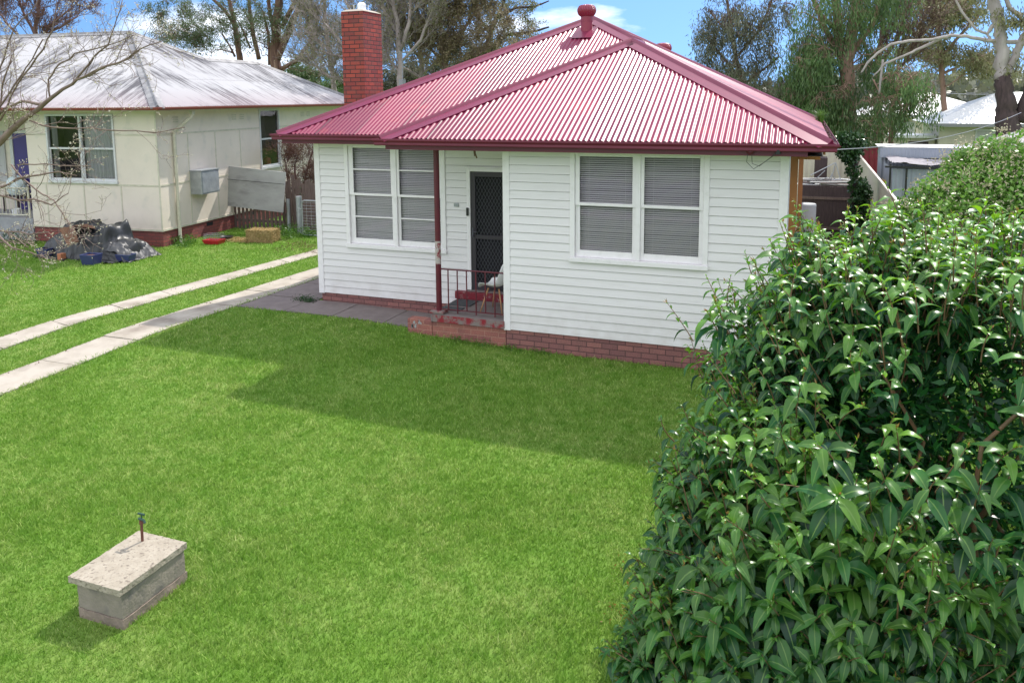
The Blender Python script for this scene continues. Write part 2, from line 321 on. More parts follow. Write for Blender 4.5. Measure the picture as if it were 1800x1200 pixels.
M['pier'] = mk('pier_concrete', (0.29, 0.25, 0.205), 0.95, (0.21, 0.185, 0.15), 4, bump=0.45, bs=50, col3=(0.16, 0.145, 0.13), vs3=6)
M['pierlow'] = mk('pier_footing', (0.30, 0.235, 0.185), 0.95, (0.20, 0.16, 0.13), 8, bump=0.5, bs=50)
M['rustpipe'] = mk('rusty_pipe', (0.10, 0.035, 0.025), 0.7, (0.16, 0.06, 0.04), 20)
M['green'] = mk('green_tap', (0.02, 0.06, 0.045), 0.5)
M['bark'] = mk('brown_bark', (0.16, 0.085, 0.06), 0.9, (0.09, 0.05, 0.04), 3, bump=0.7, bs=12, stretch=(3, 3, 0.6), col3=(0.30, 0.20, 0.15), vs3=2)
M['tanbark'] = mk('tan_bark', (0.34, 0.22, 0.16), 0.85, (0.22, 0.13, 0.10), 2, bump=0.3, bs=12, stretch=(3, 3, 0.5))
M['darkbark'] = mk('dark_rough_bark', (0.09, 0.06, 0.06), 0.95, (0.04, 0.03, 0.03), 5, bump=1.0, bs=10, stretch=(3, 3, 0.6))
M['whitebark'] = mk('pale_smooth_bark', (0.44, 0.40, 0.37), 0.7, (0.24, 0.21, 0.20), 1.6, bump=0.15, bs=8, stretch=(2, 2, 0.6))
M['greytwig'] = mk('grey_twig', (0.36, 0.31, 0.29), 0.85, (0.22, 0.185, 0.175), 3)
M['plumtwig'] = mk('plum_twig', (0.16, 0.085, 0.075), 0.7, (0.10, 0.055, 0.05), 6)
M['pinktwig'] = mk('pink_grey_twig', (0.15, 0.10, 0.08), 0.7, (0.24, 0.17, 0.14), 6)
M['hill'] = mk('hill_woodland', (0.035, 0.05, 0.025), 1.0, (0.06, 0.07, 0.04), 0.4, detail=12)
M['mulch'] = mk('mulch', (0.10, 0.055, 0.045), 1.0, (0.16, 0.10, 0.08), 12, bump=0.8, bs=30)
M['fern'] = leaf_mat('fern_blade', (0.07, 0.16, 0.02), (0.12, 0.22, 0.04), transl=0.4)
M['euc'] = leaf_mat('eucalypt_leaf', (0.07, 0.115, 0.045), (0.15, 0.19, 0.085), rough=0.45, transl=0.3, pvar=0.5)
M['eucdark'] = leaf_mat('dark_hanging_leaf', (0.06, 0.125, 0.04), (0.14, 0.22, 0.07), rough=0.45, transl=0.3, pvar=0.6)
M['eucgrey'] = leaf_mat('grey_green_leaf', (0.09, 0.10, 0.07), (0.18, 0.185, 0.12), rough=0.45, transl=0.25, pvar=0.6)
M['brownleaf'] = leaf_mat('brown_leaf', (0.20, 0.155, 0.09), (0.28, 0.235, 0.15), rough=0.6, transl=0.35, pvar=0.6)
M['olive'] = leaf_mat('olive_leaf', (0.16, 0.175, 0.07), (0.27, 0.26, 0.13), rough=0.5, transl=0.35, pvar=0.6)
M['ivy'] = leaf_mat('ivy_leaf', (0.015, 0.05, 0.012), (0.04, 0.10, 0.025), rough=0.3, transl=0.2)
M['climber'] = leaf_mat('climber_leaf', (0.10, 0.24, 0.035), (0.24, 0.42, 0.08), rough=0.4, transl=0.35)
M['seed'] = leaf_mat('dry_seed_head', (0.42, 0.36, 0.24), (0.55, 0.50, 0.36), rough=0.8, transl=0.4)
M['bud'] = leaf_mat('spring_bud', (0.55, 0.50, 0.30), (0.62, 0.58, 0.50), rough=0.6, transl=0.4)
M['weed'] = leaf_mat('weed_leaf', (0.05, 0.14, 0.015), (0.11, 0.24, 0.03), rough=0.4, transl=0.35)
M['reddish'] = leaf_mat('reddish_leaf', (0.12, 0.045, 0.035), (0.17, 0.09, 0.05), rough=0.6, transl=0.3)
M['strawleaf'] = leaf_mat('loose_straw', (0.38, 0.26, 0.10), (0.55, 0.42, 0.20), rough=0.8, transl=0.2)
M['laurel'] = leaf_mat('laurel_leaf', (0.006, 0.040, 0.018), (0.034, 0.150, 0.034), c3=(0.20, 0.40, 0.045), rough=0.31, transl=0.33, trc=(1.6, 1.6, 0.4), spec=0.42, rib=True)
M['laurelstem'] = mk('laurel_stem', (0.13, 0.09, 0.045), 0.6, (0.20, 0.10, 0.05), 9)
M['laureltip'] = leaf_mat('laurel_tip', (0.32, 0.14, 0.04), (0.25, 0.22, 0.06), rough=0.4, transl=0.4)

def sheet_tones(m):
    "each roofing sheet has faded a little differently; laps show as thin lines"
    t = m.node_tree; b = t.nodes['Principled BSDF']; l = t.links.new; src = b.inputs['Base Color'].links[0].from_socket
    a = N(t, 'ShaderNodeAttribute', attribute_name='st'); sp = N(t, 'ShaderNodeSeparateXYZ'); l(a.outputs['Vector'], sp.inputs[0])
    d = N(t, 'ShaderNodeMath', operation='DIVIDE'); d.inputs[1].default_value = 0.8; l(sp.outputs[0], d.inputs[0])
    f = N(t, 'ShaderNodeMath', operation='FLOOR'); l(d.outputs[0], f.inputs[0]); wn = N(t, 'ShaderNodeTexWhiteNoise', noise_dimensions='1D'); l(f.outputs[0], wn.inputs['W'])
    fr = N(t, 'ShaderNodeMath', operation='FRACT'); l(d.outputs[0], fr.inputs[0]); lt = N(t, 'ShaderNodeMath', operation='LESS_THAN'); lt.inputs[1].default_value = 0.035; l(fr.outputs[0], lt.inputs[0])
    r = N(t, 'ShaderNodeMapRange'); r.inputs[3].default_value = 0.82; r.inputs[4].default_value = 1.22; l(wn.outputs[0], r.inputs[0])
    s = N(t, 'ShaderNodeMath', operation='MULTIPLY_ADD'); l(lt.outputs[0], s.inputs[0]); s.inputs[1].default_value = -0.45; l(r.outputs[0], s.inputs[2])
    h = N(t, 'ShaderNodeHueSaturation'); l(src, h.inputs['Color']); l(s.outputs[0], h.inputs['Value']); l(h.outputs[0], b.inputs['Base Color'])
    r2__ = N(t, 'ShaderNodeMapRange'); r2__.inputs[3].default_value = 0.30; r2__.inputs[4].default_value = 0.46; l(wn.outputs[0], r2__.inputs[0]); l(r2__.outputs[0], b.inputs['Roughness'])
M['roofsheet'] = mk('maroon_roof_sheet', (0.225, 0.016, 0.055), 0.37, (0.18, 0.014, 0.046), 1.1, 0.3, 0.7, spec=0.5, col3=(0.29, 0.03, 0.055), vs3=2.2)
sheet_tones(M['roofsheet'])
# weathered corrugated iron: streaks run up the slope (object axes: attribute 'st' = along eave, up slope)
def iron_mat():
    m, t, b, out = base_mat('weathered_iron'); l = t.links.new
    a = N(t, 'ShaderNodeAttribute', attribute_name='st'); mp = N(t, 'ShaderNodeMapping'); mp.inputs['Scale'].default_value = (5.5, 0.55, 1)
    n = N(t, 'ShaderNodeTexNoise'); n.inputs['Scale'].default_value = 1.2; n.inputs['Detail'].default_value = 9; n.inputs['Roughness'].default_value = 0.7
    n2 = N(t, 'ShaderNodeTexNoise'); n2.inputs['Scale'].default_value = 0.42; n2.inputs['Detail'].default_value = 4
    l(a.outputs['Vector'], mp.inputs[0]); l(mp.outputs[0], n.inputs['Vector']); l(a.outputs['Vector'], n2.inputs['Vector'])
    s = N(t, 'ShaderNodeMath', operation='MULTIPLY'); l(n.outputs[0], s.inputs[0]); l(n2.outputs[0], s.inputs[1])
    r = N(t, 'ShaderNodeMapRange'); r.inputs[1].default_value = 0.225; r.inputs[2].default_value = 0.33; l(s.outputs[0], r.inputs[0])
    x = N(t, 'ShaderNodeMix', data_type='RGBA'); x.inputs[6].default_value = rgb(0.43, 0.42, 0.43); x.inputs[7].default_value = rgb(0.085, 0.08, 0.09); l(r.outputs[0], x.inputs[0])
    # sheet laps across the slope and a pinkish worn paint near the eave
    sp = N(t, 'ShaderNodeSeparateXYZ'); l(a.outputs['Vector'], sp.inputs[0])
    wv = N(t, 'ShaderNodeMath', operation='PINGPONG'); wv.inputs[1].default_value = 0.83; l(sp.outputs[1], wv.inputs[0])
    lt = N(t, 'ShaderNodeMath', operation='LESS_THAN'); lt.inputs[1].default_value = 0.02; l(wv.outputs[0], lt.inputs[0])
    m2 = N(t, 'ShaderNodeMath', operation='MULTIPLY'); m2.inputs[1].default_value = 0.35; l(lt.outputs[0], m2.inputs[0])
    x2 = N(t, 'ShaderNodeMix', data_type='RGBA'); x2.inputs[7].default_value = rgb(0.12, 0.11, 0.12); l(m2.outputs[0], x2.inputs[0]); l(x.outputs[2], x2.inputs[6])
    r3 = N(t, 'ShaderNodeMapRange'); r3.inputs[1].default_value = 0.0; r3.inputs[2].default_value = 1.1; r3.inputs[3].default_value = 0.45; r3.inputs[4].default_value = 0.0; l(sp.outputs[1], r3.inputs[0])
    x3 = N(t, 'ShaderNodeMix', data_type='RGBA'); x3.inputs[7].default_value = rgb(0.30, 0.20, 0.22); l(r3.outputs[0], x3.inputs[0]); l(x2.outputs[2], x3.inputs[6])
    l(x3.outputs[2], b.inputs['Base Color']); b.inputs['Roughness'].default_value = 0.55; b.inputs['Metallic'].default_value = 0.0
    return m
M['iron'] = iron_mat()

def lawn_mats():
    out_ = []
    for nm, blade in (('lawn_soil', False), ('grass_blade', True)):
        m, t, b, out = base_mat(nm); l = t.links.new
        g = N(t, 'ShaderNodeNewGeometry')
        n1 = N(t, 'ShaderNodeTexNoise'); n1.inputs['Scale'].default_value = 0.9; n1.inputs['Detail'].default_value = 5
        n2 = N(t, 'ShaderNodeTexNoise'); n2.inputs['Scale'].default_value = 5.0; n2.inputs['Detail'].default_value = 5
        l(g.outputs['Position'], n1.inputs['Vector']); l(g.outputs['Position'], n2.inputs['Vector'])
        r1 = N(t, 'ShaderNodeMapRange'); r1.inputs[1].default_value = 0.35; r1.inputs[2].default_value = 0.65; l(n1.outputs[0], r1.inputs[0])
        r2_ = N(t, 'ShaderNodeMapRange'); r2_.inputs[1].default_value = 0.38; r2_.inputs[2].default_value = 0.68; l(n2.outputs[0], r2_.inputs[0])
        k = 1.0 if blade else 0.62
        x1 = N(t, 'ShaderNodeMix', data_type='RGBA'); x1.inputs[6].default_value = rgb(0.200*k, 0.360*k, 0.050*k); x1.inputs[7].default_value = rgb(0.275*k, 0.400*k, 0.090*k); l(r1.outputs[0], x1.inputs[0])
        x2 = N(t, 'ShaderNodeMix', data_type='RGBA'); x2.inputs[7].default_value = rgb(0.160*k, 0.32*k, 0.038*k); l(x1.outputs[2], x2.inputs[6]); l(r2_.outputs[0], x2.inputs[0])
        last = x2.outputs[2]
        if blade:
            a = N(t, 'ShaderNodeAttribute', attribute_name='rnd')
            cr = N(t, 'ShaderNodeValToRGB'); e = cr.color_ramp.elements
            e[0].position = 0; e[0].color = rgb(0.75, 0.8, 0.65); e[1].position = 0.85; e[1].color = rgb(1.15, 1.1, 1.1)
            z = e.new(0.97); z.color = rgb(2.2, 1.6, 3.0)
            l(a.outputs['Fac'], cr.inputs[0])
            x5 = N(t, 'ShaderNodeMix', data_type='RGBA', blend_type='MULTIPLY'); x5.inputs[0].default_value = 1; l(last, x5.inputs[6]); l(cr.outputs[0], x5.inputs[7]); last = x5.outputs[2]
        l(last, b.inputs['Base Color']); b.inputs['Roughness'].default_value = 0.6 if blade else 0.95; b.inputs['Specular IOR Level'].default_value = 0.3
        if blade:
            tr = N(t, 'ShaderNodeBsdfTranslucent'); ms = N(t, 'ShaderNodeMixShader'); ms.inputs[0].default_value = 0.45
            l(last, tr.inputs[0]); l(b.outputs[0], ms.inputs[1]); l(tr.outputs[0], ms.inputs[2]); l(ms.outputs[0], out.inputs[0])
        out_.append(m)
    return out_
M['soilgrass'], M['grass'] = lawn_mats()

# ------------------------------------------------------------------ ground
def sstep(a, b, x):
    t = np.clip((x-a)/(b-a), 0, 1); return t*t*(3-2*t)
def gh(x, y):
    "ground height: the yard rises a little towards the back left"
    x = np.asarray(x, float); y = np.asarray(y, float)
    return (0.15*sstep(1.2, -3.6, x))*sstep(-4.5, -1.0, y)
def ground():
    xs = np.concatenate([[-900, -400, -150, -60], np.arange(-30, 14.01, 0.5), [30, 80, 200, 500, 900]])
    ys = np.concatenate([[-300, -100, -40], np.arange(-16, 12.01, 0.5), [20, 40, 80, 200, 500, 1500]])
    X, Y = np.meshgrid(xs, ys); Z = gh(X, Y)
    v = np.stack([X.ravel(), Y.ravel(), Z.ravel()], 1); nx = len(xs); fs = []
    for j in range(len(ys)-1):
        for i in range(nx-1): fs.append((j*nx+i, j*nx+i+1, (j+1)*nx+i+1, (j+1)*nx+i))
    o = np_mesh('lawn', v, np.array(fs), M['soilgrass'], smooth=True); tag(o, kind='structure')
ground()

def strip(name, quads, mat, lift=0.012, sub=0.4, gap=0.012, thick=0.0):
    "concrete slabs laid on the ground, each slab a plate of its own height noise"
    mb = MB(); rnd = random.Random(4)
    for q in quads:
        a, b, c, d = [np.array(p, float) for p in q]   # a-b one edge, d-c the other (running direction a->b)
        n = max(1, int(round(np.linalg.norm(b-a)/1.12)))
        for i in range(n):
            t0, t1 = i/n, (i+1)/n; g = gap/np.linalg.norm(b-a)
            j = rnd.uniform(-0.004, 0.004)
            cs = [a+(b-a)*(t0+g), a+(b-a)*(t1-g), d+(c-d)*(t1-g), d+(c-d)*(t0+g)]
            P = []
            for k in range(4):
                e0, e1 = cs[k], cs[(k+1) % 4]
                for s in range(4):
                    p = e0+(e1-e0)*s/4
                    jit = rnd.uniform(-0.012, 0.012)
                    P.append((p[0]+jit, p[1]+jit*0.3, float(gh(p[0], p[1]))+lift+j))
            top = P; low = [(x, y, z-0.06) for x, y, z in P]; m = len(P)
            mb.add(top+low, [tuple(range(m))]+[(k, m+k, m+(k+1) % m, (k+1) % m) for k in range(m)])
    o = mb.build(name, mat); tag(o, kind='structure'); return o
S1 = [(-8.55, -9.5), (-7.05, 7.4), (-6.62, 7.1), (-7.9, -9.5)]
S2 = [(-6.78, -9.5), (-5.82, 5.6), (-5.12, 5.6), (-6.05, -9.5)]
strip('driveway', [(S1[0], S1[1], S1[2], S1[3]), (S2[0], S2[1], S2[2], S2[3])], M['drive'], lift=0.02)
rd = MB()
for (a, b_, z) in ((-90, 90, 0.0),): rd.quad((a, -24.5, 0.012), (b_, -24.5, 0.012), (b_, -17.6, 0.012), (a, -17.6, 0.012))
tag(rd.build('road', mk('asphalt', (0.075, 0.073, 0.075), 0.9, (0.055, 0.055, 0.057), 6, bump=0.3, bs=80)), kind='structure')
kb = MB(); kb.box(-90, 90, -17.58, -17.3, -0.1, 0.12); kb.box(-90, 90, -24.8, -24.52, -0.1, 0.12); kb.box(-90, 90, -14.6, -13.4, -0.1, 0.02)
tag(kb.build('kerb', M['drive']), kind='structure')
strip('path', [((-5.43, 0.22), (-1.30, 0.22), (-1.30, 1.08), (-5.38, 1.08)), ((-5.37, 1.1), (-5.12, 5.4), (-4.25, 5.4), (-4.25, 1.1))], M['conc'], lift=0.016)

# ------------------------------------------------------------------ wall cladding with openings
def clad(mb, x0, x1, z0, z1, Y, openings=(), row=0.13, out=0.016):
    "weatherboards on the plane y=Y facing -y; openings (xa,xb,za,zb)"
    k = 0; gv = 0.0075
    while z0+k*row < z1-1e-4:
        a, b = z0+k*row, min(z0+(k+1)*row, z1)
        zs = sorted(set([a, b]+[z for o in openings for z in (o[2], o[3]) if a < z < b]))
        for za, zb in zip(zs[:-1], zs[1:]):
            zm = (za+zb)/2; seg = [(x0, x1)]
            for o in openings:
                if o[2] < zm < o[3]:
                    ns = []
                    for s in seg:
                        if o[0] > s[0]: ns.append((s[0], min(s[1], o[0])))
                        if o[1] < s[1]: ns.append((max(s[0], o[1]), s[1]))
                    seg = [s for s in ns if s[1]-s[0] > 1e-3]
            ya = Y-out*(1-(za-a)/row)-0.003; yb = Y-out*(1-(zb-a)/row)-0.003
            for s in seg:
                if zb == b and zb < z1-1e-6 and zb-za > gv*1.5:
                    zc_ = zb-gv; yc = Y-out*(1-(zc_-a)/row)-0.003
                    mb.quad((s[0], ya, za), (s[1], ya, za), (s[1], yc, zc_), (s[0], yc, zc_))
                    mb.quad((s[0], yc, zc_), (s[1], yc, zc_), (s[1], Y+0.016, zc_+0.003), (s[0], Y+0.016, zc_+0.003))
                    mb.quad((s[0], Y+0.016, zc_+0.003), (s[1], Y+0.016, zc_+0.003), (s[1], Y+0.016, zb), (s[0], Y+0.016, zb))
                else:
                    mb.quad((s[0], ya, za), (s[1], ya, za), (s[1], yb, zb), (s[0], yb, zb))
                if za == a: mb.quad((s[0], Y+0.016, za), (s[1], Y+0.016, za), (s[1], ya, za), (s[0], ya, za))
                if zb == b and zb < z1: pass
        k += 1

def sash_window(parent, x0, x1, z0, z1, Y, lights, rails, bars=(), name='window'):
    """paired sash window on plane y=Y facing -y. lights: list of (xa,xb) glass spans; rails (z of lower glass bottom, lower glass top, upper glass bottom, upper glass top)"""
    fr = MB(); fo = 0.035
    # outer architraves butt against each other
    fr.box(x0, x0+0.075, Y-fo, Y+0.05, z0+0.07, z1); fr.box(x1-0.075, x1, Y-fo, Y+0.05, z0+0.07, z1)
    fr.box(x0+0.075, x1-0.075, Y-fo, Y+0.05, z1-0.045, z1)
    f = fr.build(name, M['trim'], parent, bevel=0.004)
    s = MB(); s.box(x0-0.01, x1+0.01, Y-fo-0.025, Y+0.05, z0, z0+0.07-0.001); so_ = s.build('sill', M['trim'], f, bevel=0.005)
    zb0, zb1, zu0, zu1 = rails
    edges = [x0+0.077]+[(lights[i][1]+lights[i+1][0])/2 for i in range(len(lights)-1)]+[x1-0.077]
    ml = MB()
    for e in edges[1:-1]: ml.box(e-0.035, e+0.035, Y-0.028, Y+0.05, z0+0.072, z1-0.047)
    ml.build('mullion', M['trim'], f, bevel=0.003)
    for i, (xa, xb) in enumerate(lights):
        ea = edges[i]+(0.036 if i else 0.001); eb = edges[i+1]-(0.036 if i < len(lights)-1 else 0.001)
        for (ga, gb, yo, nm) in ((zb0, zb1, 0.028, 'lower'), (zu0, zu1, 0.0, 'upper')):
            lo = z0+0.072 if nm == 'lower' else zb1+0.004; hi = (zb1+zu0)/2+0.012 if nm == 'lower' else z1-0.047
            sh = MB(); ya, yb = Y-0.012+yo, Y+0.014+yo
            sh.box(ea, xa, ya, yb, lo, hi); sh.box(xb, eb, ya, yb, lo, hi)
            sh.box(xa+0.0005, xb-0.0005, ya, yb, lo, ga); sh.box(xa+0.0005, xb-0.0005, ya-(0.006 if nm == 'upper' else 0), yb, gb, hi)
            for bz in bars:
                if ga < bz < gb: sh.box(xa+0.0005, xb-0.0005, ya+0.002, yb, bz-0.012, bz+0.012)
            so2 = sh.build('sash', M['trim'], f, bevel=0.002)
            gl = MB(); gl.quad((xa-0.005, Y+0.006+yo, ga-0.005), (xb+0.005, Y+0.006+yo, ga-0.005), (xb+0.005, Y+0.006+yo, gb+0.005), (xa-0.005, Y+0.006+yo, gb+0.005))
            gl.build('pane', M['glass'], f)
        bl = MB(); z = zb0-0.02; k = 0; r = random.Random(int(xa*100)); sl = r.uniform(-0.006, 0.006); sg_ = r.uniform(0.85, 1.15)
        while z < zu1+0.01:
            j = r.uniform(-0.0015, 0.0015); t = 0.0108*sg_*r.uniform(0.92, 1.08); d = 0.012; e_ = j+sl
            bl.quad((xa-0.04, Y+0.085-d, z-t+j), (xb+0.04, Y+0.085-d, z-t+e_), (xb+0.04, Y+0.085+d, z+t+e_), (xa-0.04, Y+0.085+d, z+t+j))
            z += 0.031; k += 1
        for cx in (xa+0.12, xb-0.12): bl.box(cx-0.0015, cx+0.0015, Y+0.083, Y+0.085, zb0-0.02, zu1+0.02)
        bl.build('blind', M['blind'], f)
    rm = MB(); rm.add([(x0+.02, Y+.05, z0), (x1-.02, Y+.05, z0), (x1-.02, Y+.05, z1), (x0+.02, Y+.05, z1), (x0+.02, Y+.8, z0), (x1-.02, Y+.8, z0), (x1-.02, Y+.8, z1), (x0+.02, Y+.8, z1)],
                      [(4, 5, 6, 7), (0, 1, 5, 4), (3, 7, 6, 2), (0, 4, 7, 3), (1, 2, 6, 5)])
    rm.build('window_reveal', M['dark'], f)
    return f

# ------------------------------------------------------------------ corrugated sheets
def corrugated(name, O, E, U, L, top, bot=lambda s: 0.0, mat=None, parent=None, pitch=0.080, amp=0.0095, spp=8, nup=1):
    "sheet on the plane through O: E along the eave, U up the slope (both unit); top/bot give the slope distance at eave distance s"
    O, E, U = [np.array(a, float) for a in (O, E, U)]; Nn = np.cross(E, U); Nn /= np.linalg.norm(Nn)
    if Nn[2] < 0: Nn = -Nn
    n = int(L/pitch*spp); s = np.linspace(0, L, n+1)
    tp = np.array([max(top(x), bot(x)) for x in s]); bt = np.array([bot(x) for x in s])
    h = amp*np.cos(2*np.pi*s/pitch)
    V = []; ST = []
    for k in range(nup+1):
        d = bt+(tp-bt)*k/nup
        V.append(O+s[:, None]*E+d[:, None]*U+h[:, None]*Nn); ST.append(np.stack([s, d, s*0], 1))
    V = np.concatenate(V); ST = np.concatenate(ST); m = n+1; i = np.arange(n)
    Fc = np.concatenate([np.stack([k*m+i, k*m+i+1, (k+1)*m+i+1, (k+1)*m+i], 1) for k in range(nup)])
    if np.cross(E, U)[2] < 0: Fc = Fc[:, ::-1]
    return np_mesh(name, V, Fc, mat, parent, smooth=True, attrs={'st': ST})

def ridge_cap(name, A, B, w1, w2, mat, parent, width=0.2, lift=0.018, roll=0.028):
    "folded flashing along A-B; w1,w2 are the unit directions lying in the two roof planes, away from the line"
    A, B, w1, w2 = [Vector(p) for p in (A, B, w1, w2)]; d = (B-A).normalized()
    n1 = d.cross(w1).normalized(); n1 = n1 if n1.z > 0 else -n1
    n2 = d.cross(w2).normalized(); n2 = n2 if n2.z > 0 else -n2
    nm = (n1+n2).normalized(); mb = MB()
    prof = [w1*width+n1*(lift-0.012), w1*width+n1*lift, w1*(roll*1.3)+n1*lift, nm*(lift+roll*0.9)+w1*roll*0.7, nm*(lift+roll*1.35), nm*(lift+roll*0.9)+w2*roll*0.7, w2*(roll*1.3)+n2*lift, w2*width+n2*lift, w2*width+n2*(lift-0.012)]
    V = [A+p for p in prof]+[B+p for p in prof]; k = len(prof)
    mb.add(V, [(i, i+1, k+i+1, k+i) for i in range(k-1)]+[tuple(range(k)), tuple(range(2*k-1, k-1, -1))])
    return mb.build(name, mat, parent)
def in_plane(d, E, U, sign):
    "unit vector in plane spanned by E,U perpendicular to d, on the side of sign vector"
    E, U, d = Vector(E), Vector(U), Vector(d).normalized(); n = E.cross(U).normalized(); w = n.cross(d).normalized()
    return w if w.dot(Vector(sign)) > 0 else -w

def gutter(name, pts, outs, mat, parent, h=0.10, w=0.115):
    "box gutter along a polyline of eave-edge points at its top back edge; outs = outward unit vector of each segment"
    mb = MB(); n = len(pts)
    def corner(i):
        if i == 0: return Vector(outs[0])
        if i == n-1: return Vector(outs[-1])
        return Vector(outs[i-1])+Vector(outs[i])
    prof = [(0, 0.0), (0, -h), (0.72, -h), (0.80, -h+0.012), (0.80, -0.055), (0.97, -0.028), (1.0, -0.022), (1.0, 0.004), (0.93, 0.004), (0.93, -0.02)]
    k = len(prof); V = []
    for i, p in enumerate(pts):
        c = corner(i)
        for a, z in prof: q = Vector(p)+c*(a*w); V.append((q.x, q.y, q.z+z))
    Fs = [(i*k+j, i*k+j+1, (i+1)*k+j+1, (i+1)*k+j) for i in range(n-1) for j in range(k-1)]
    Fs += [tuple(range(k-3)), tuple((n-1)*k+j for j in reversed(range(k-3)))]
    mb.add(V, Fs); return mb.build(name, mat, parent)

# ------------------------------------------------------------------ the weatherboard house
ZC = 0.33; H = empty('weatherboard_house', 'white weatherboard cottage with a maroon corrugated iron hip roof and brick chimney', 'house')
XW = 4.11; XL = -4.175; YB = 9.3; ZS = 3.165
w1 = MB()
clad(w1, 0.09, XW-0.09, ZC, ZS, 0, [(1.06, 3.09, 1.49, 3.155)])
clad(w1, XL+0.09, 0.0, ZC, ZS, 1.10, [(-3.545, -1.52, 1.235, 3.15), (-1.115, -0.06, 0.60, 2.755)])
w1.build('wall', M['board'], H)
# side and rear walls (plain sheet cores behind the boards)
w2 = MB()
w2.quad((XW-0.002, 0.0, ZC), (XW-0.002, YB, ZC), (XW-0.002, YB, ZS), (XW-0.002, 0.0, ZS)); w2.quad((XL+0.002, YB, ZC), (XL+0.002, 1.1, ZC), (XL+0.002, 1.1, ZS), (XL+0.002, YB, ZS))
w2.quad((XL, YB, ZC), (XW, YB, ZC), (XW, YB, ZS), (XL, YB, ZS))
for k in range(22):
    a, b = ZC+k*0.13, min(ZC+(k+1)*0.13, ZS)
    w2.quad((XW+0.018, 0.09, a), (XW+0.018, YB, a), (XW+0.003, YB, b), (XW+0.003, 0.09, b)); w2.quad((XW, 0.09, a), (XW, YB, a), (XW+0.018, YB, a), (XW+0.018, 0.09, a))
    w2.quad((XL-0.018, YB, a), (XL-0.018, 1.19, a), (XL-0.003, 1.19, b), (XL-0.003, YB, b))
    w2.quad((-0.018, 1.05, a), (-0.018, 0.09, a), (-0.003, 0.09, b), (-0.003, 1.05, b))
w2.build('side_wall', M['board'], H)
for (x0, x1, y0, y1) in ((0, 0.09, -0.024, 0.09), (XW-0.09, XW+0.024, -0.024, 0.09), (XL-0.024, XL+0.09, 1.076, 1.19)):
    t = MB(); t.box(x0-(0.02 if x0 == 0 else 0), x1, y0, y1, ZC-0.015, ZS); t.build('corner_trim', M['trim'], H, bevel=0.004)
pl = MB()
pl.box(0.015, XW-0.01, 0.0, 0.2, -0.4, ZC-0.004); pl.box(XL+0.02, 0.0, 1.11, 1.3, -0.4, ZC-0.004); pl.box(XW-0.2, XW-0.012, 0.2, YB, -0.4, ZC-0.004); pl.box(XL+0.02, XL+0.2, 1.3, YB, -0.4, ZC-0.004)
pl.build('brick_plinth', M['brick'], H)
sash_window(H, 1.06, 3.09, 1.49, 3.155, 0.0, [(1.205, 1.998), (2.17, 2.955)], (1.668, 2.343, 2.392, 3.08))
sash_window(H, -3.545, -1.52, 1.235, 3.15, 1.10, [(-3.375, -2.60), (-2.43, -1.64)], (1.41, 2.20, 2.248, 3.07), bars=(1.81, 2.68))
# door in its frame with an expanded metal grille
df = MB(); Y = 1.10
df.box(-1.115, -1.05, Y-0.03, Y+0.06, 0.60, 2.755); df.box(-0.21, -0.145, Y-0.03, Y+0.06, 0.60, 2.755); df.box(-1.05, -0.21, Y-0.03, Y+0.06, 2.70, 2.755); df.box(-1.135, -0.125, Y-0.04, Y+0.02, 2.757, 2.78)
d_f = df.build('door_frame', M['trim'], H, bevel=0.004)
dl = MB(); x0, x1, z0, z1 = -1.048, -0.212, 0.60, 2.698
dl.box(x0, x0+0.085, Y-0.008, Y+0.025, z0, z1); dl.box(x1-0.085, x1, Y-0.008, Y+0.025, z0, z1); dl.box(x0+0.085, x1-0.085, Y-0.008, Y+0.025, z1-0.09, z1); dl.box(x0+0.085, x1-0.085, Y-0.008, Y+0.025, z0, z0+0.16); dl.box(x0+0.085, x1-0.085, Y-0.008, Y+0.025, 1.53, 1.60)
dr = dl.build('screen_door', M['door'], d_f, bevel=0.003)
gr = MB(); gx0, gx1, gz0, gz1 = x0+0.085, x1-0.085, z0+0.16, z1-0.09; cw, chh = 0.062, 0.115
for i in range(-1, int((gx1-gx0)/cw)+2):
    for j in range(-1, int((gz1-gz0)/chh)+1):
        cx = gx0+i*cw; cz = gz0+j*chh
        for (ax, az, bx, bz) in ((cx, cz, cx+cw/2, cz+chh/2), (cx+cw/2, cz+chh/2, cx+cw, cz), (cx+cw/2, cz+chh/2, cx, cz+chh), (cx+cw/2, cz+chh/2, cx+cw, cz+chh)):
            if min(ax, bx) >= gx0-0.001 and max(ax, bx) <= gx1+0.001 and min(az, bz) >= gz0 and max(az, bz) <= gz1+0.001:
                gr.beam((ax, Y+0.004, az), (bx, Y+0.004, bz), 0.006, 0.003, up=(0, 1, 0))
gr.build('door_grille', M['mesh'], d_f)
bk = MB(); bk.quad((x0, Y+0.3, z0), (x1, Y+0.3, z0), (x1, Y+0.3, z1), (x0, Y+0.3, z1)); bk.box(x0, x1, Y+0.11, Y+0.14, z0+0.02, z1-0.02); bk.build('inner_door', M['dark'], d_f)
hd = MB(); hd.box(-1.025, -0.995, Y-0.03, Y-0.009, 1.56, 1.72); hd.tube([(-1.01, Y-0.03, 1.66), (-1.01, Y-0.065, 1.66), (-0.92, Y-0.065, 1.655)], 0.009, 8); hd.tube([(-1.01, Y-0.03, 1.58), (-1.01, Y-0.045, 1.58)], 0.016, 10); hd.build('door_handle', M['mesh'], d_f)
be = MB(); be.box(-1.12, -1.075, Y-0.055, Y-0.031, 1.93, 2.07); be.build('doorbell', M['black'], H, bevel=0.008)
vp = MB()
vp.box(-1.36, -1.27, Y-0.03, Y-0.012, 2.075, 2.135)
for i in range(5): vp.box(-1.352+i*0.016, -1.343+i*0.016, Y-0.034, Y-0.030, 2.085, 2.125)
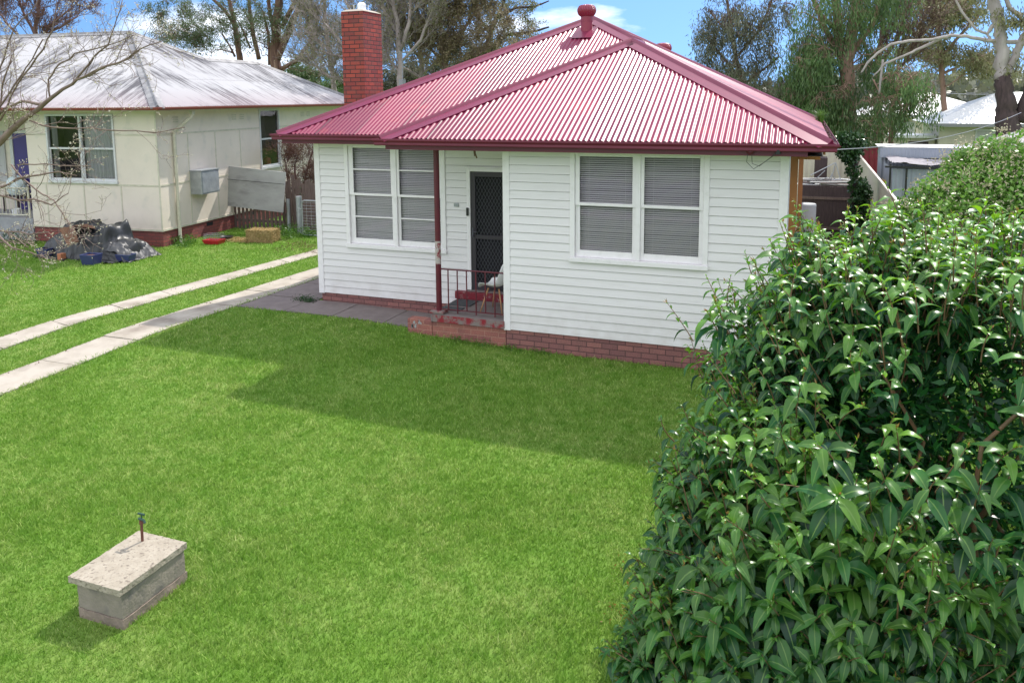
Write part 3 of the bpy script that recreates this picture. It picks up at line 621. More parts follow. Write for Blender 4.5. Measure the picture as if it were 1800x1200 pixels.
vp.build('wall_plate', M['metal'], H, bevel=0.002)
# porch
po = MB(); po.box(-1.285, -0.0, 0.0, 1.08, -0.35, 0.325); P_ = po.build('porch_base', M['stepbrick'], H)
ps = MB(); ps.box(-1.30, -0.004, -0.03, 1.085, 0.328, 0.462); ps.build('porch_slab', [M['conc'], M['wornred']], P_, bevel=0.012)
ed = MB(); ed.box(-1.26, -0.006, -0.0345, -0.0305, 0.335, 0.452); ed.build('painted_edge', M['wornred'], P_)
sb = MB(); sb.box(-1.74, -1.29, -0.01, 0.18, -0.35, 0.335); sb.build('low_brick_end', M['stepbrick'], P_, bevel=0.01)
wp = MB(); wr = random.Random(3)
for i in range(9):
    cx = wr.choice([-1.66, -1.60, -1.53, -1.50])+wr.uniform(-0.03, 0.03); cz = wr.uniform(0.2, 0.325); r_ = wr.uniform(0.01, 0.03)
    wp.poly([(cx+r_*math.cos(a)*wr.uniform(.4, 1), -0.0135, cz+r_*1.6*math.sin(a)*wr.uniform(.5, 1)) for a in np.linspace(0, 6.28, 9)[:-1]])
wp.build('paint_splashes', M['greyboard'], P_)
stp = MB(); stp.box(-1.33, -0.004, 0.98, 1.083, 0.464, 0.60); stp.build('door_step', M['redpaint'], P_, bevel=0.01)
th = MB(); th.box(-1.12, -0.14, 1.03, 1.09, 0.602, 0.625); th.build('threshold', M['conc'], P_)
pb = MB(); pb.box(-1.31, -1.07, -0.035, 0.17, 0.464, 0.515); pb.build('post_footing', M['wornred'], P_, bevel=0.012)
pv = MB(); px_, py_ = -1.185, 0.06
pv.tube([(px_, py_, 0.515), (px_, py_, 1.28)], 0.046, 16); pv.tube([(px_, py_, 1.66), (px_, py_, ZS)], 0.046, 16); VP = pv.build('verandah_post', M['post'], H, smooth=False)
pw = MB(); pw.tube([(px_, py_, 1.281), (px_, py_, 1.659)], 0.0462, 16); pw.build('bare_metal_band', M['postworn'], VP)
ra = MB(); ra.tube([(-1.14, py_, 1.20), (-0.02, py_, 1.205)], 0.013, 6); 
RA = ra.build('railing', M['post'], H); ra = MB(); ra.box(-1.14, -0.02, py_-0.012, py_+0.012, 0.53, 0.542); ra.build('bottom_rail', M['post'], RA)
for i in range(7):
    x = -1.015+i*0.163; b_ = MB(); b_.box(x-0.008, x+0.008, py_-0.008, py_+0.008, 0.48 if i % 2 else 0.543, 1.195); b_.build('baluster', M['post'], RA)

# roof
T = 0.49; CS = math.hypot(1, T); ZE = 3.335; x0, x1 = -1.87, 4.63; yf, ym = -0.5, 0.6; LW = x1-x0; hw = LW/2; XM = -4.63; LM = x1-XM; hm = LM/2
Uf = (0, 1/CS, T/CS); Ur = (-1/CS, 0, T/CS); Ul = (1/CS, 0, T/CS); Ub = (0, -1/CS, T/CS)
RF = corrugated('roof', (x0, yf, ZE), (1, 0, 0), Uf, LW, lambda s: CS*min(s, LW-s), mat=M['roofsheet'], parent=H)
corrugated('roof_sheeting', (XM, ym, ZE), (1, 0, 0), Uf, (x0-XM)+hw, lambda s: CS*min(s, LM-s), lambda s: CS*max(0, s-(x0-XM)), mat=M['roofsheet'], parent=RF)
yb_ = ym+LM
def rt(s):
    y = yf+s
    return CS*min(s, max(hw, min(y-ym, hm)), max(0, yb_-y)) if y < yf+hw+1.1 else CS*max(0, min(y-ym, yb_-y))
corrugated('roof_sheeting', (x1, yf, ZE), (0, 1, 0), Ur, yb_-yf, rt, mat=M['roofsheet'], parent=RF)
corrugated('roof_sheeting', (XM, ym, ZE), (0, 1, 0), Ul, LM, lambda s: CS*min(s, LM-s), mat=M['roofsheet'], parent=RF)
corrugated('roof_sheeting', (XM, yb_, ZE), (1, 0, 0), Ub, LM, lambda s: CS*min(s, LM-s), mat=M['roofsheet'], parent=RF, spp=4)
corrugated('roof_sheeting', (x0, yf, ZE), (0, 1, 0), Ul, ym-yf+hw, lambda s: CS*min(s, hw), lambda s: CS*max(0, s-(ym-yf)), mat=M['roofsheet'], parent=RF)
zt = ZE+T*hw; zm = ZE+T*hm; A2 = (x0+hw, yf+hw, zt); A3 = (x0+hw, ym+hw, zt); A1 = ((XM+x1)/2, ym+hm, zm)
EX, EY = (1, 0, 0), (0, 1, 0)
def hip(a, b, pa, pb, sa, sb_, **k):
    d = Vector(b)-Vector(a)
    ridge_cap('ridge_cap', a, b, in_plane(d, pa[0], pa[1], sa), in_plane(d, pb[0], pb[1], sb_), M['maroon_cap'], RF, **k)
hip((x0, yf, ZE), A2, (EX, Uf), (EY, Ul), (1, 0, 0), (-1, 0, 0)); hip((x1, yf, ZE), A2, (EX, Uf), (EY, Ur), (-1, 0, 0), (1, 0, 0))
hip((XM, ym, ZE), A1, (EX, Uf), (EY, Ul), (1, 0, 0), (-1, 0, 0)); hip(A2, A3, (EY, Ur), (EY, Ul), (1, 0, 0), (-1, 0, 0))
hip(A3, A1, (EX, Uf), (EY, Ur), (-1, 0, 0), (1, 0, 0)); hip((x1, yb_, ZE), A1, (EX, Ub), (EY, Ur), (-1, 0, 0), (1, 0, 0)); hip((XM, yb_, ZE), A1, (EX, Ub), (EY, Ul), (1, 0, 0), (-1, 0, 0))
gz = ZE-0.006
gutter('gutter', [(x0+0.02, yf+0.02+0.09, gz), (x0+0.02, yf+0.02, gz), (x1-0.02, yf+0.02, gz), (x1-0.02, yb_, gz)], [(-1, 0, 0), (0, -1, 0), (1, 0, 0)], M['gutter'], H)
gutter('gutter', [(XM+0.02, yb_, gz), (XM+0.02, ym+0.02, gz), (x0+0.3, ym+0.02, gz)], [(-1, 0, 0), (0, -1, 0)], M['gutter'], H)
fa = MB(); fy = yf+0.05
fa.box(x0+0.06, x1-0.27, fy, fy+0.025, ZS-0.005, ZE-0.03); fa.box(x0+0.06, x0+0.085, fy+0.026, ym+0.05, ZS-0.005, ZE-0.03)
fa.build('fascia', M['gutter'], H)
fa = MB(); fa.box(XM+0.06, x0+0.08, ym+0.052, ym+0.077, ZS-0.005, ZE-0.03); fa.box(XM+0.06, XM+0.085, ym+0.078, yb_-0.1, ZS-0.005, ZE-0.03); fa.build('fascia', M['gutter'], H)
fb = MB(); fb.box(x1-0.085, x1-0.06, fy+0.03, yb_-0.1, ZS+0.02, ZE-0.03); fb.build('fascia', M['orange'], H)
sf = MB(); sf.quad((x0+0.086, fy+0.026, ZS), (x1-0.086, fy+0.026, ZS), (x1-0.086, yb_-0.1, ZS), (x0+0.086, yb_-0.1, ZS)); sf.quad((XM+0.086, ym+0.078, ZS+0.003), (x0+0.085, ym+0.078, ZS+0.003), (x0+0.085, yb_-0.1, ZS+0.003), (XM+0.086, yb_-0.1, ZS+0.003))
sf.build('soffit', M['soffit'], H)
# litter in the side gutter and a grass tuft growing there
lt = MB(); rr = random.Random(8)
for i in range(420):
    y = rr.uniform(-0.35, 8.5); x = x1+rr.uniform(0.0, 0.07); z = gz-0.035+rr.uniform(0, 0.035); a = rr.uniform(0, 6.28); s_ = rr.uniform(0.012, 0.04)
    c, s2 = math.cos(a)*s_, math.sin(a)*s_
    lt.quad((x-c*.3, y-s2, z), (x+c*.3, y-s2*.2, z+rr.uniform(-.01, .02)), (x+c*.3, y+s2, z+0.01), (x-c*.3, y+s2*.3, z+rr.uniform(-.01, .02)))
tag(lt.build('leaf_litter', M['mulch']), 'dry leaf litter lying along the right side gutter of the maroon roof', 'leaves', kind='stuff')

# turbine vents
def vent(c, zb, r, hn):
    vb = MB(); vb.tube([(c[0], c[1], zb-0.25), (c[0], c[1], zb+hn)], r*0.76, 20); vb.lathe(c[0], c[1], [(r*0.78, zb+hn*0.62), (r*0.8, zb+hn*0.63), (r*0.8, zb+hn*0.68), (r*0.78, zb+hn*0.69)], 20)
    v_ = vb.build('roof_vent', M['maroon'], H, smooth=False)
    fl = MB()
    for q in ((-1, -1), ): fl.box(c[0]-0.24, c[0]+0.24, c[1]-0.22, c[1]+0.22, 0, 0.004)
    # flashing sheet laid on the slope in front of the pipe
    me = MB(); z_ = lambda y: ZE+T*(y-ym)+0.03
    me.quad((c[0]-0.22, c[1]-0.42, z_(c[1]-0.42)), (c[0]+0.22, c[1]-0.42, z_(c[1]-0.42)), (c[0]+0.22, c[1]+0.1, z_(c[1]+0.1)), (c[0]-0.22, c[1]+0.1, z_(c[1]+0.1)))
    if c[0] < 0.4: me.build('vent_flashing', M['maroon_cap'], v_)
    n, k = 120, 16; hb = r*1.55; V = []; Fs = []
    for j in range(k+1):
        t = j/k; zz = zb+hn+t*hb; prof = r*(0.80+0.42*math.sin(math.pi*min(1, t*1.02))**0.7) if t < 0.82 else r*1.05*math.sqrt(max(0.02, 1-((t-0.82)/0.18)**2*0.92))
        for i in range(n):
            a = 2*math.pi*i/n; ph = (i/n*22+t*1.4) % 1; rr_ = prof*(1+0.075*(ph-0.5) if 0.04 < t < 0.9 else 1)
            V.append((c[0]+rr_*math.cos(a), c[1]+rr_*math.sin(a), zz))
    for j in range(k):
        for i in range(n): i2 = (i+1) % n; Fs.append((j*n+i, j*n+i2, (j+1)*n+i2, (j+1)*n+i))
    Fs.append(tuple(k*n+i for i in range(n)))
    hb_ = MB(); hb_.add(V, Fs); hb_.build('turbine_head', M['maroon'], v_)
vent((0.05, 4.60), 5.31, 0.155, 0.26)
vent((1.15, 7.30), 4.72, 0.155, 0.22)

# chimney with lime-washed crown and pot
cx0, cx1, cy0, cy1 = -4.86, -4.34, 3.2, 3.95
CZ = float(at(643, 19, cy0)[2])
ch = MB(); ch.box(cx0, cx1, cy0, cy1, 0.0, CZ); CH = ch.build('chimney', M['chimbrick'], H)
cc = MB(); cc.add([(cx0-.012, cy0-.012, CZ), (cx1+.012, cy0-.012, CZ), (cx1+.012, cy1+.012, CZ), (cx0-.012, cy1+.012, CZ), (cx0+.08, cy0+.1, CZ+.05), (cx1-.08, cy0+.1, CZ+.05), (cx1-.08, cy1-.1, CZ+.05), (cx0+.08, cy1-.1, CZ+.05)],
                  [(4, 5, 6, 7), (0, 1, 5, 4), (1, 2, 6, 5), (2, 3, 7, 6), (3, 0, 4, 7)]); cc.build('mortar_crown', M['drive'], CH)
cp = MB(); cp.lathe((cx0+cx1)/2, (cy0+cy1)/2+.02, [(0.10, CZ+0.03), (0.115, CZ+0.06), (0.09, CZ+0.08), (0.09, CZ+0.18), (0.05, CZ+0.22)], 16)
for k in range(4):
    a = k*math.pi/2+0.5; cp.tube([((cx0+cx1)/2+0.15*math.cos(a), (cy0+cy1)/2+0.15*math.sin(a), CZ+0.03), ((cx0+cx1)/2+0.15*math.cos(a), (cy0+cy1)/2+0.15*math.sin(a), CZ+0.17)], 0.006, 5)
cp.build('chimney_pot', M['white'], CH)
# service point on the fascia
bx = MB(); bx.lathe(0, 0, [(0.001, 0), (0.055, 0), (0.055, 0.04), (0.03, 0.055)], 16)
for i, v_ in enumerate(bx.v): bx.v[i] = (3.65+v_[0], fy-0.002-v_[2], 3.235+v_[1])
bo = bx.build('service_box', M['gutter'], H)
wr_ = MB(); wr_.tube([(3.62, fy-0.03, 3.2), (3.61, fy-0.03, 3.08), (3.70, fy-0.035, 2.99), (3.83, fy-0.05, 3.08), (3.98, fy-0.09, 3.20)], 0.004, 5); wr_.tube([(3.67, fy-0.03, 3.2), (3.68, fy-0.03, 3.06), (3.77, fy-0.04, 3.03), (3.90, fy-0.06, 3.14), (3.98, fy-0.09, 3.22)], 0.004, 5)
wr_.build('service_wire', M['wire'], bo)
ins = MB(); ins.beam((3.90, fy-0.002, 3.235), (4.0, fy-0.08, 3.235), 0.02, 0.02); ins.lathe(4.0, fy-0.09, [(0.02, 3.19), (0.035, 3.20), (0.035, 3.25), (0.018, 3.27)], 10); ins.build('insulator', M['black'], bo)
# timber side awning posts on the right (orange), white strip behind
sd_ = MB(); sd_.box(XW+0.03, XW+0.13, 0.5, 0.6, 0.0, ZS); sd_.box(XW+0.03, x1-0.1, 0.62, 0.7, ZS-0.12, ZS+0.01)
sd_.build('side_post', M['orange'], H); sd_ = MB(); sd_.box(XW+0.10, XW+0.19, 6.0, 6.1, 0.0, ZS); sd_.build('side_post', M['orange'], H)
sd_ = MB(); sd_.box(XW+0.021, XW+0.05, 2.6, 2.72, 0.4, ZS); sd_.box(XW+0.021, XW+0.05, 3.9, 4.02, 0.4, ZS); sd_.build('side_trim', M['trim'], H)
# loose fern hanging under the porch soffit
hc = MB(); hc.tube([(-0.75, 0.62, ZS), (-0.75, 0.62, ZS-0.12), (-0.72, 0.62, ZS-0.2)], 0.012, 6); hc.tube([(-0.78, 0.63, ZS-0.02), (-0.76, 0.62, ZS-0.17)], 0.009, 5); hc.build('light_bracket', M['rust'], H)

# ------------------------------------------------------------------ neighbouring fibro house (own frame: x along its front, y into depth)
NC = (-11.24, 4.40); NR = 0.10
NH = empty('fibro_house', 'cream fibro cottage with a weathered grey corrugated roof and red brick base', 'house', (NC[0], NC[1], 0), NR)
def nloc(P):
    dx, dy = P[0]-NC[0], P[1]-NC[1]; c, s = math.cos(NR), math.sin(NR); return (dx*c+dy*s, -dx*s+dy*c, P[2])
ZB, ZT = 0.60, 3.70; OV = 0.50
nw = MB()
wx = (-3.40, -1.33, 1.86, 3.56)
# front wall around the window, side wall around its window, recessed porch wall
for a, b, c, d in ((-4.13, wx[0], ZB, ZT), (wx[1], 0, ZB, ZT), (wx[0], wx[1], ZB, wx[2]), (wx[0], wx[1], wx[3], ZT)): nw.quad((a, 0, c), (b, 0, c), (b, 0, d), (a, 0, d))
sx = (4.70, 5.75, 1.84, 3.60)
for a, b, c, d in ((0, sx[0], ZB, ZT), (sx[1], 10.7, ZB, ZT), (sx[0], sx[1], ZB, sx[2]), (sx[0], sx[1], sx[3], ZT)): nw.quad((0, a, c), (0, b, c), (0, b, d), (0, a, d))
nw.quad((-4.13, 1.4, ZB), (-4.13, 0, ZB), (-4.13, 0, ZT), (-4.13, 1.4, ZT)); nw.quad((-12.7, 1.4, ZB), (-4.13, 1.4, ZB), (-4.13, 1.4, ZT), (-12.7, 1.4, ZT))
nw.quad((0, 10.7, ZB), (-12.7, 10.7, ZB), (-12.7, 10.7, ZT), (0, 10.7, ZT)); nw.quad((-12.7, 10.7, ZB), (-12.7, 1.4, ZB), (-12.7, 1.4, ZT), (-12.7, 10.7, ZT))
nw.build('wall', M['fibro'], NH)
nb = MB(); nb.box(-4.12, -0.01, 0.01, 0.25, -0.3, ZB-0.004); nb.box(-0.25, -0.012, 0.25, 10.65, -0.3, ZB-0.004); NB_ = nb.build('brick_base', M['nbrick'], NH)
for (u, z) in ((-1.75, 0.47), ): b_ = MB(); b_.box(u-0.14, u+0.14, -0.0, 0.012, z-0.05, z+0.05); b_.build('subfloor_vent', M['dark'], NB_)
for v_ in (1.95, 4.1): b_ = MB(); b_.box(-0.014, -0.004, v_-0.14, v_+0.14, 0.42, 0.52); b_.build('subfloor_vent', M['dark'], NB_)
for z in (1.765, 3.08):
    cs = MB()
    cs.box(-4.13, wx[0]-0.05, -0.012, -0.001, z-0.022, z+0.022); cs.box(wx[1]+0.05, 0.0, -0.012, -0.001, z-0.022, z+0.022)
    if z < 1.8: cs.box(wx[0]-0.05, wx[1]+0.05, -0.012, -0.001, z-0.022, z+0.022)
    cs.box(0.001, 0.012, 0.0, sx[0]-0.05, z-0.022, z+0.022); cs.box(0.001, 0.012, sx[1]+0.05, 10.7, z-0.022, z+0.022)
    cs.build('cover_strip', M['fibtrim'], NH)
cs = MB()
for u in (-1.20, -2.38, -3.6): cs.box(u-0.018, u+0.018, -0.010, -0.001, ZB, 1.742)
for v_ in (1.2, 2.4, 3.6, 6.0, 7.2, 8.4): cs.box(0.001, 0.009, v_-0.018, v_+0.018, ZB, 1.742); cs.box(0.001, 0.009, v_-0.018, v_+0.018, 1.79, 3.055)
cs.box(-0.02, 0.02, -0.02, 0.0, ZB, ZT); cs.box(-4.14, 0.02, -0.025, -0.001, ZB-0.03, ZB+0.02); cs.box(0.001, 0.025, 0, 10.7, ZB-0.03, ZB+0.02)
cs.build('cover_strip', M['fibtrim'], NH)
def nwin(o, side, curt):
    a0, a1, z0, z1 = o; mb = MB(); e = 0.05
    def bx(m, a, b, d0, d1, zz0, zz1):
        if side: m.box(-d1, -d0, a, b, zz0, zz1)
        else: m.box(a, b, d0, d1, zz0, zz1)
    bx(mb, a0-e, a0, -0.03, 0.06, z0, z1); bx(mb, a1, a1+e, -0.03, 0.06, z0, z1); bx(mb, a0-e, a1+e, -0.03, 0.06, z1, z1+e); bx(mb, a0-e-.02, a1+e+.02, -0.05, 0.06, z0-e-0.02, z0)
    f = mb.build('window', M['nwhite'], NH)
    s = MB(); n = 1 if side else 2; w = (a1-a0)/n
    if n == 2: bx(s, (a0+a1)/2-0.03, (a0+a1)/2+0.03, -0.02, 0.05, z0, z1)
    zm_ = (z0+z1)/2
    for i in range(n):
        p, q = a0+i*w+(0.03 if i else 0), a0+(i+1)*w-(0.03 if i < n-1 else 0)
        bx(s, p, q, 0.0, 0.04, zm_-0.025, zm_+0.025); bx(s, p, p+0.035, 0.01, 0.04, z0, zm_-0.026); bx(s, q-0.035, q, 0.01, 0.04, z0, zm_-0.026); bx(s, p+.036, q-.036, 0.01, 0.04, z0, z0+0.06)
        g = MB(); pts = [(p, 0.03, z0), (q, 0.03, z0), (q, 0.03, z1), (p, 0.03, z1)]
        if side: pts = [(-0.03, x_, z_) for x_, y_, z_ in pts]
        g.quad(*pts); g.build('pane', M['glass'], f)
    s.build('sash', M['nwhite'], f)
    r = MB(); bx(r, a0, a1, 0.5, 0.52, z0, z1); bx(r, a0-.01, a0, 0.06, 0.5, z0, z1); bx(r, a1, a1+.01, 0.06, 0.5, z0, z1); bx(r, a0, a1, 0.06, 0.5, z1, z1+.01); r.build('window_reveal', M['dark'], f)
    for (p, q, mt) in curt:
        c = MB(); nn = 40
        for i in range(nn):
            t0, t1 = p+(q-p)*i/nn, p+(q-p)*(i+1)/nn; y0, y1 = 0.11+0.02*math.sin(i*1.3), 0.11+0.02*math.sin((i+1)*1.3)
            pts = [(t0, y0, z0), (t1, y1, z0), (t1, y1, z1), (t0, y0, z1)]
            if side: pts = [(-y_, x_, z_) for x_, y_, z_ in pts]
            c.quad(*pts)
        c.build('curtain', mt, f)
    return f
nwin(wx, False, [(-2.33, -1.35, M['curtain']), (-3.38, -3.22, M['curtain'])]); nwin(sx, True, [])
it = MB(); it.lathe(-0.16, 5.25, [(0.12, 1.86), (0.13, 2.02), (0.10, 2.1), (0.02, 2.14)], 12); it.build('red_container', M['redpl'], NH)
# roof
TN = 0.52; CN = math.hypot(1, TN); ue, ve = OV, -OV; vE = 11.2; uW = -13.2; ZG = 3.79
UfN = (0, 1/CN, TN/CN); UrN = (-1/CN, 0, TN/CN); LV = vE-ve; LU = ue-uW; hA = 4.35; hR = 2.85
def tside(s):
    return CN*max(0, min(s, hA if s < hA else max(hR, 2*hA-s), LV-s))
NRF = corrugated('roof', (ue, ve, ZG), (0, 1, 0), UrN, LV, tside, mat=M['iron'], parent=NH, nup=6)
corrugated('roof_sheeting', (uW, ve, ZG), (1, 0, 0), UfN, LU, lambda s: CN*min(s, hA, LU-s), mat=M['iron'], parent=NRF, nup=6)
bkp = MB(); zA = ZG+TN*hA
A_ = (ue-hA, ve+hA, zA); B_ = (uW+hA, ve+hA, zA); R1 = (ue-hR, ve+2*hA-hR, ZG+TN*hR); R2 = (ue-hR, vE-hR, ZG+TN*hR)
bkp.poly([A_, B_, (uW, ve+2*hA, ZG), (ue-2*hR, ve+2*hA, ZG), R1]); bkp.poly([(uW, ve, ZG), B_, (uW, ve+2*hA, ZG)])
bkp.poly([R1, R2, (ue-2*hR, vE, ZG), (ue-2*hR, ve+2*hA, ZG)]); bkp.poly([R2, (ue, vE, ZG), (ue-2*hR, vE, ZG)])
bkp.build('roof_sheeting', M['iron'], NRF)
def ncap(a, b, pa, pb, sa, sb_): ridge_cap('ridge_cap', a, b, in_plane(Vector(b)-Vector(a), pa[0], pa[1], sa), in_plane(Vector(b)-Vector(a), pb[0], pb[1], sb_), M['iron2'], NRF, width=0.17)
M['iron2'] = mk('old_flashing', (0.34, 0.33, 0.33), 0.6, (0.13, 0.125, 0.135), 3, metal=0.2)
UbN = (0, -1/CN, TN/CN); UlN = (1/CN, 0, TN/CN)
ncap((ue, ve, ZG), A_, (EX, UfN), (EY, UrN), (-1, 0, 0), (1, 0, 0)); ncap(A_, B_, (EX, UfN), (EX, UbN), (0, -1, 0), (0, 1, 0)); ncap((uW, ve, ZG), B_, (EX, UfN), (EY, UlN), (1, 0, 0), (-1, 0, 0))
ncap(A_, R1, (EY, UrN), (EX, UbN), (0, -1, 0), (0, 1, 0)); ncap(R1, R2, (EY, UrN), (EY, UlN), (1, 0, 0), (-1, 0, 0)); ncap((ue, vE, ZG), R2, (EY, UrN), (EX, UbN), (0, -1, 0), (0, 1, 0))
gutter('gutter', [(uW, ve+0.02, ZG-0.01), (ue-0.02, ve+0.02, ZG-0.01), (ue-0.02, vE, ZG-0.01)], [(0, -1, 0), (1, 0, 0)], M['ngut'], NH, h=0.07, w=0.09)
fz = MB(); fz.box(uW, ue-0.06, ve+0.03, ve+0.055, ZT-0.02, ZG-0.02); fz.box(ue-0.058, ue-0.033, ve+0.056, vE, ZT-0.02, ZG-0.02); fz.quad((uW, ve+.06, ZT), (ue-.06, ve+.06, ZT), (ue-.06, vE, ZT), (uW, vE, ZT)); fz.build('fascia', M['fibtrim'], NH)
dp = MB(); dp.box(0.33, 0.43, 0.90, 1.0, ZT-0.12, ZT+0.02); dp.tube([(0.38, 0.95, ZT-0.10), (0.36, 0.93, ZT-0.2), (0.07, 0.62, ZT-0.55), (0.06, 0.60, ZT-0.65), (0.06, 0.58, 0.32), (0.10, 0.56, 0.2), (0.20, 0.5, 0.12)], 0.045, 10); dp.build('downpipe', M['fibtrim'], NH)
for v_ in (0.75, 3.35, 3.75, 7.3, 7.7):
    av = MB()
    for k in range(3): av.box(0.001, 0.014, v_-0.10, v_+0.10, 3.37+k*0.06, 3.405+k*0.06)
    av.build('air_vent', M['fibtrim'], NH)
mbx = MB(); mbx.box(0.0, 0.36, 1.20, 1.98, 1.40, 2.04); MB_ = mbx.build('meter_box', M['metal'], NH, bevel=0.01)
mbx = MB(); mbx.box(0.361, 0.372, 1.24, 1.94, 1.44, 1.99); mbx.box(-0.0, 0.39, 1.18, 2.0, 2.042, 2.06); mbx.build('meter_box_lid', M['metal'], MB_)
# porch
npch = MB(); npch.box(-12.0, -4.16, 0.0, 1.39, -0.3, 0.78); NP = npch.build('porch_base', M['greyconc'], NH)
rl = MB(); rl.tube([(-8.2, 0.06, 1.60), (-4.3, 0.06, 1.60)], 0.022, 6); rl.tube([(-8.2, 0.06, 0.86), (-4.3, 0.06, 0.86)], 0.018, 6)
for i in range(30): x = -8.1+i*0.13; rl.tube([(x, 0.06, 0.86), (x, 0.06, 1.60)], 0.011, 4)
rl.tube([(-4.30, 0.06, 0.78), (-4.30, 0.06, 1.66)], 0.03, 6)
rl.build('porch_railing', M['fibtrim'], NP)
pdx = MB(); pdx.box(-6.04, -5.2, 1.34, 1.398, 0.8, 3.03); pdx.build('purple_door', M['purple'], NH); pdx = MB(); pdx.box(-6.16, -6.05, 1.32, 1.398, 0.8, 3.12); pdx.box(-5.19, -5.1, 1.32, 1.398, 0.8, 3.12); pdx.box(-6.049, -5.191, 1.32, 1.398, 3.032, 3.12); pdx.build('door_frame', M['nwhite'], NH)
pw_ = MB(); pw_.box(-7.6, -6.4, 1.36, 1.398, 1.61, 3.1); pw_.build('porch_window', M['curtain'], NH)

# things on the neighbour's porch and lawn
def grid_thing(name, mat, x0, x1, y0, y1, nx, ny, hf, parent=None, rz=0, loc=(0, 0, 0), tag_=None, inside=None):
    xs, ys = np.linspace(x0, x1, nx), np.linspace(y0, y1, ny); V = []; 
    for y in ys:
        for x in xs: V.append(hf(x, y))
    Fs = [(j*nx+i, j*nx+i+1, (j+1)*nx+i+1, (j+1)*nx+i) for j in range(ny-1) for i in range(nx-1)]
    if inside: Fs = [f for f in Fs if all(inside(xs[k % nx], ys[k//nx]) for k in f)]
    mb = MB(); mb.add(V, Fs); o = mb.build(name, mat, parent, smooth=True); o.location = loc; o.rotation_euler = (0, 0, rz)
    if tag_: tag(o, *tag_)
    return o
def bump2(x, y, cx, cy, rx, ry, p=4): 
    d = (abs((x-cx)/rx)**p+abs((y-cy)/ry)**p); return max(0, 1-d)**0.5
nz3 = lambda x, y, z=0: mnoise.noise(Vector((x, y, z)))
def bagf(u, v):
    a = u*2*math.pi; t = v; r = 0.30*math.sin(math.pi*min(1, t*0.9+0.1))**0.6*(1+0.25*nz3(math.cos(a)*2, math.sin(a)*2, t*3)); return (r*math.cos(a), r*math.sin(a)*0.8, t*0.62+0.05*nz3(3*math.cos(a), t*4))
bag = grid_thing('plastic_bag', M['bagblue'], 0, 1, 0, 1, 28, 14, bagf, tag_=('pale blue plastic bag piled on a chair on the neighbouring porch', 'bag'))
P_ = at(12, 352, 4.6); bag.location = (P_[0], P_[1]+0.35, 1.22)
ch_ = MB(); px_, py_ = P_[0], P_[1]+0.35
for dx in (-0.28, 0.28):
    for dy in (-0.22, 0.22): ch_.box(px_+dx-0.025, px_+dx+0.025, py_+dy-0.025, py_+dy+0.025, 0.78, 1.22)
CHR = empty('porch_chair', 'dark timber chair under the pale blue bag on the neighbouring porch', 'chair', (px_, py_, 0.78)); 
def mv(mb, o): mb.v = [(a-o[0], b-o[1], c-o[2]) for a, b, c in mb.v]; return mb
for dx in (-0.28, 0.28):
    for dy in (-0.22, 0.22):
        lg = MB(); lg.box(dx-0.025, dx+0.025, dy-0.025, dy+0.025, 0, 0.44); lg.build('leg', M['darkpale'], CHR)
sg = MB(); sg.box(-0.33, 0.33, -0.27, 0.27, 0.44, 0.48); sg.build('seat', M['darkpale'], CHR); sg = MB(); sg.box(-0.33, 0.33, 0.24, 0.28, 0.49, 0.95); sg.build('backrest', M['darkpale'], CHR)
pot = MB(); Q = at(29, 379, 4.30); pot.lathe(Q[0], Q[1], [(0.085, 0.78), (0.11, 0.96), (0.12, 0.97), (0.10, 0.95)], 14); tag(pot.build('plant_pot', M['white'], smooth=False), 'small white pot on the corner of the grey concrete porch', 'pot')

# black tarp over a pile
def tarph(x, y):
    h = 0.70*bump2(x, y, -12.0, 3.15, 0.80, 0.62, 3)+0.52*bump2(x, y, -12.85, 3.2, 0.62, 0.58, 3)+0.42*bump2(x, y, -11.15, 3.1, 0.5, 0.5, 3)
    h = min(h, 0.78)
    n = 0.09*nz3(x*2.6, y*2.6)+0.05*nz3(x*7, y*7, 3)+0.10*abs(nz3(x*3.5+y*1.5, y*0.8, 9))
    e = bump2(x, y, -12.05, 3.1, 1.5, 0.85, 6)
    z = float(gh(x, y))+(h+n*1.1)*min(1, e*1.3)+0.01
    return (x+0.10*nz3(x*3, y*3, 5), y-0.10*abs(nz3(x*5, 2.0))-0.04, max(z, 0.14))
tp_in = lambda x, y: bump2(x+0.12*nz3(x*4, y*4, 7), y, -12.05, 3.1, 1.5, 0.82, 5) > 0.05
tarp = grid_thing('black_tarp', M['tarp'], -13.6, -10.5, 2.2, 4.0, 110, 70, tarph, tag_=('crumpled black plastic tarp draped over a pile against the brick base', 'tarp'), inside=tp_in)
def silvf(x, y):
    h = 0.42*(1-abs((x+11.1)/0.52)**2.2) if abs(x+11.1) < 0.52 else 0
    fall = max(0, min(1, (3.45-abs(y-3.05))/1)); e = max(0, 1-abs((y-3.05)/0.55)**4)
    z = 0.17+max(0, h)*e**0.5+0.05*abs(nz3(x*6, y*6, 4))+0.03*nz3(x*12, y*12)
    return (x+0.06*nz3(x*4, y*4, 1), y+0.05*nz3(x*4, y*4, 11), z)
grid_thing('grey_tarp', M['silver'], -11.6, -10.5, 2.55, 3.6, 60, 60, silvf, tag_=('shiny grey plastic sheet spread at the right end of the tarp pile', 'tarp'))
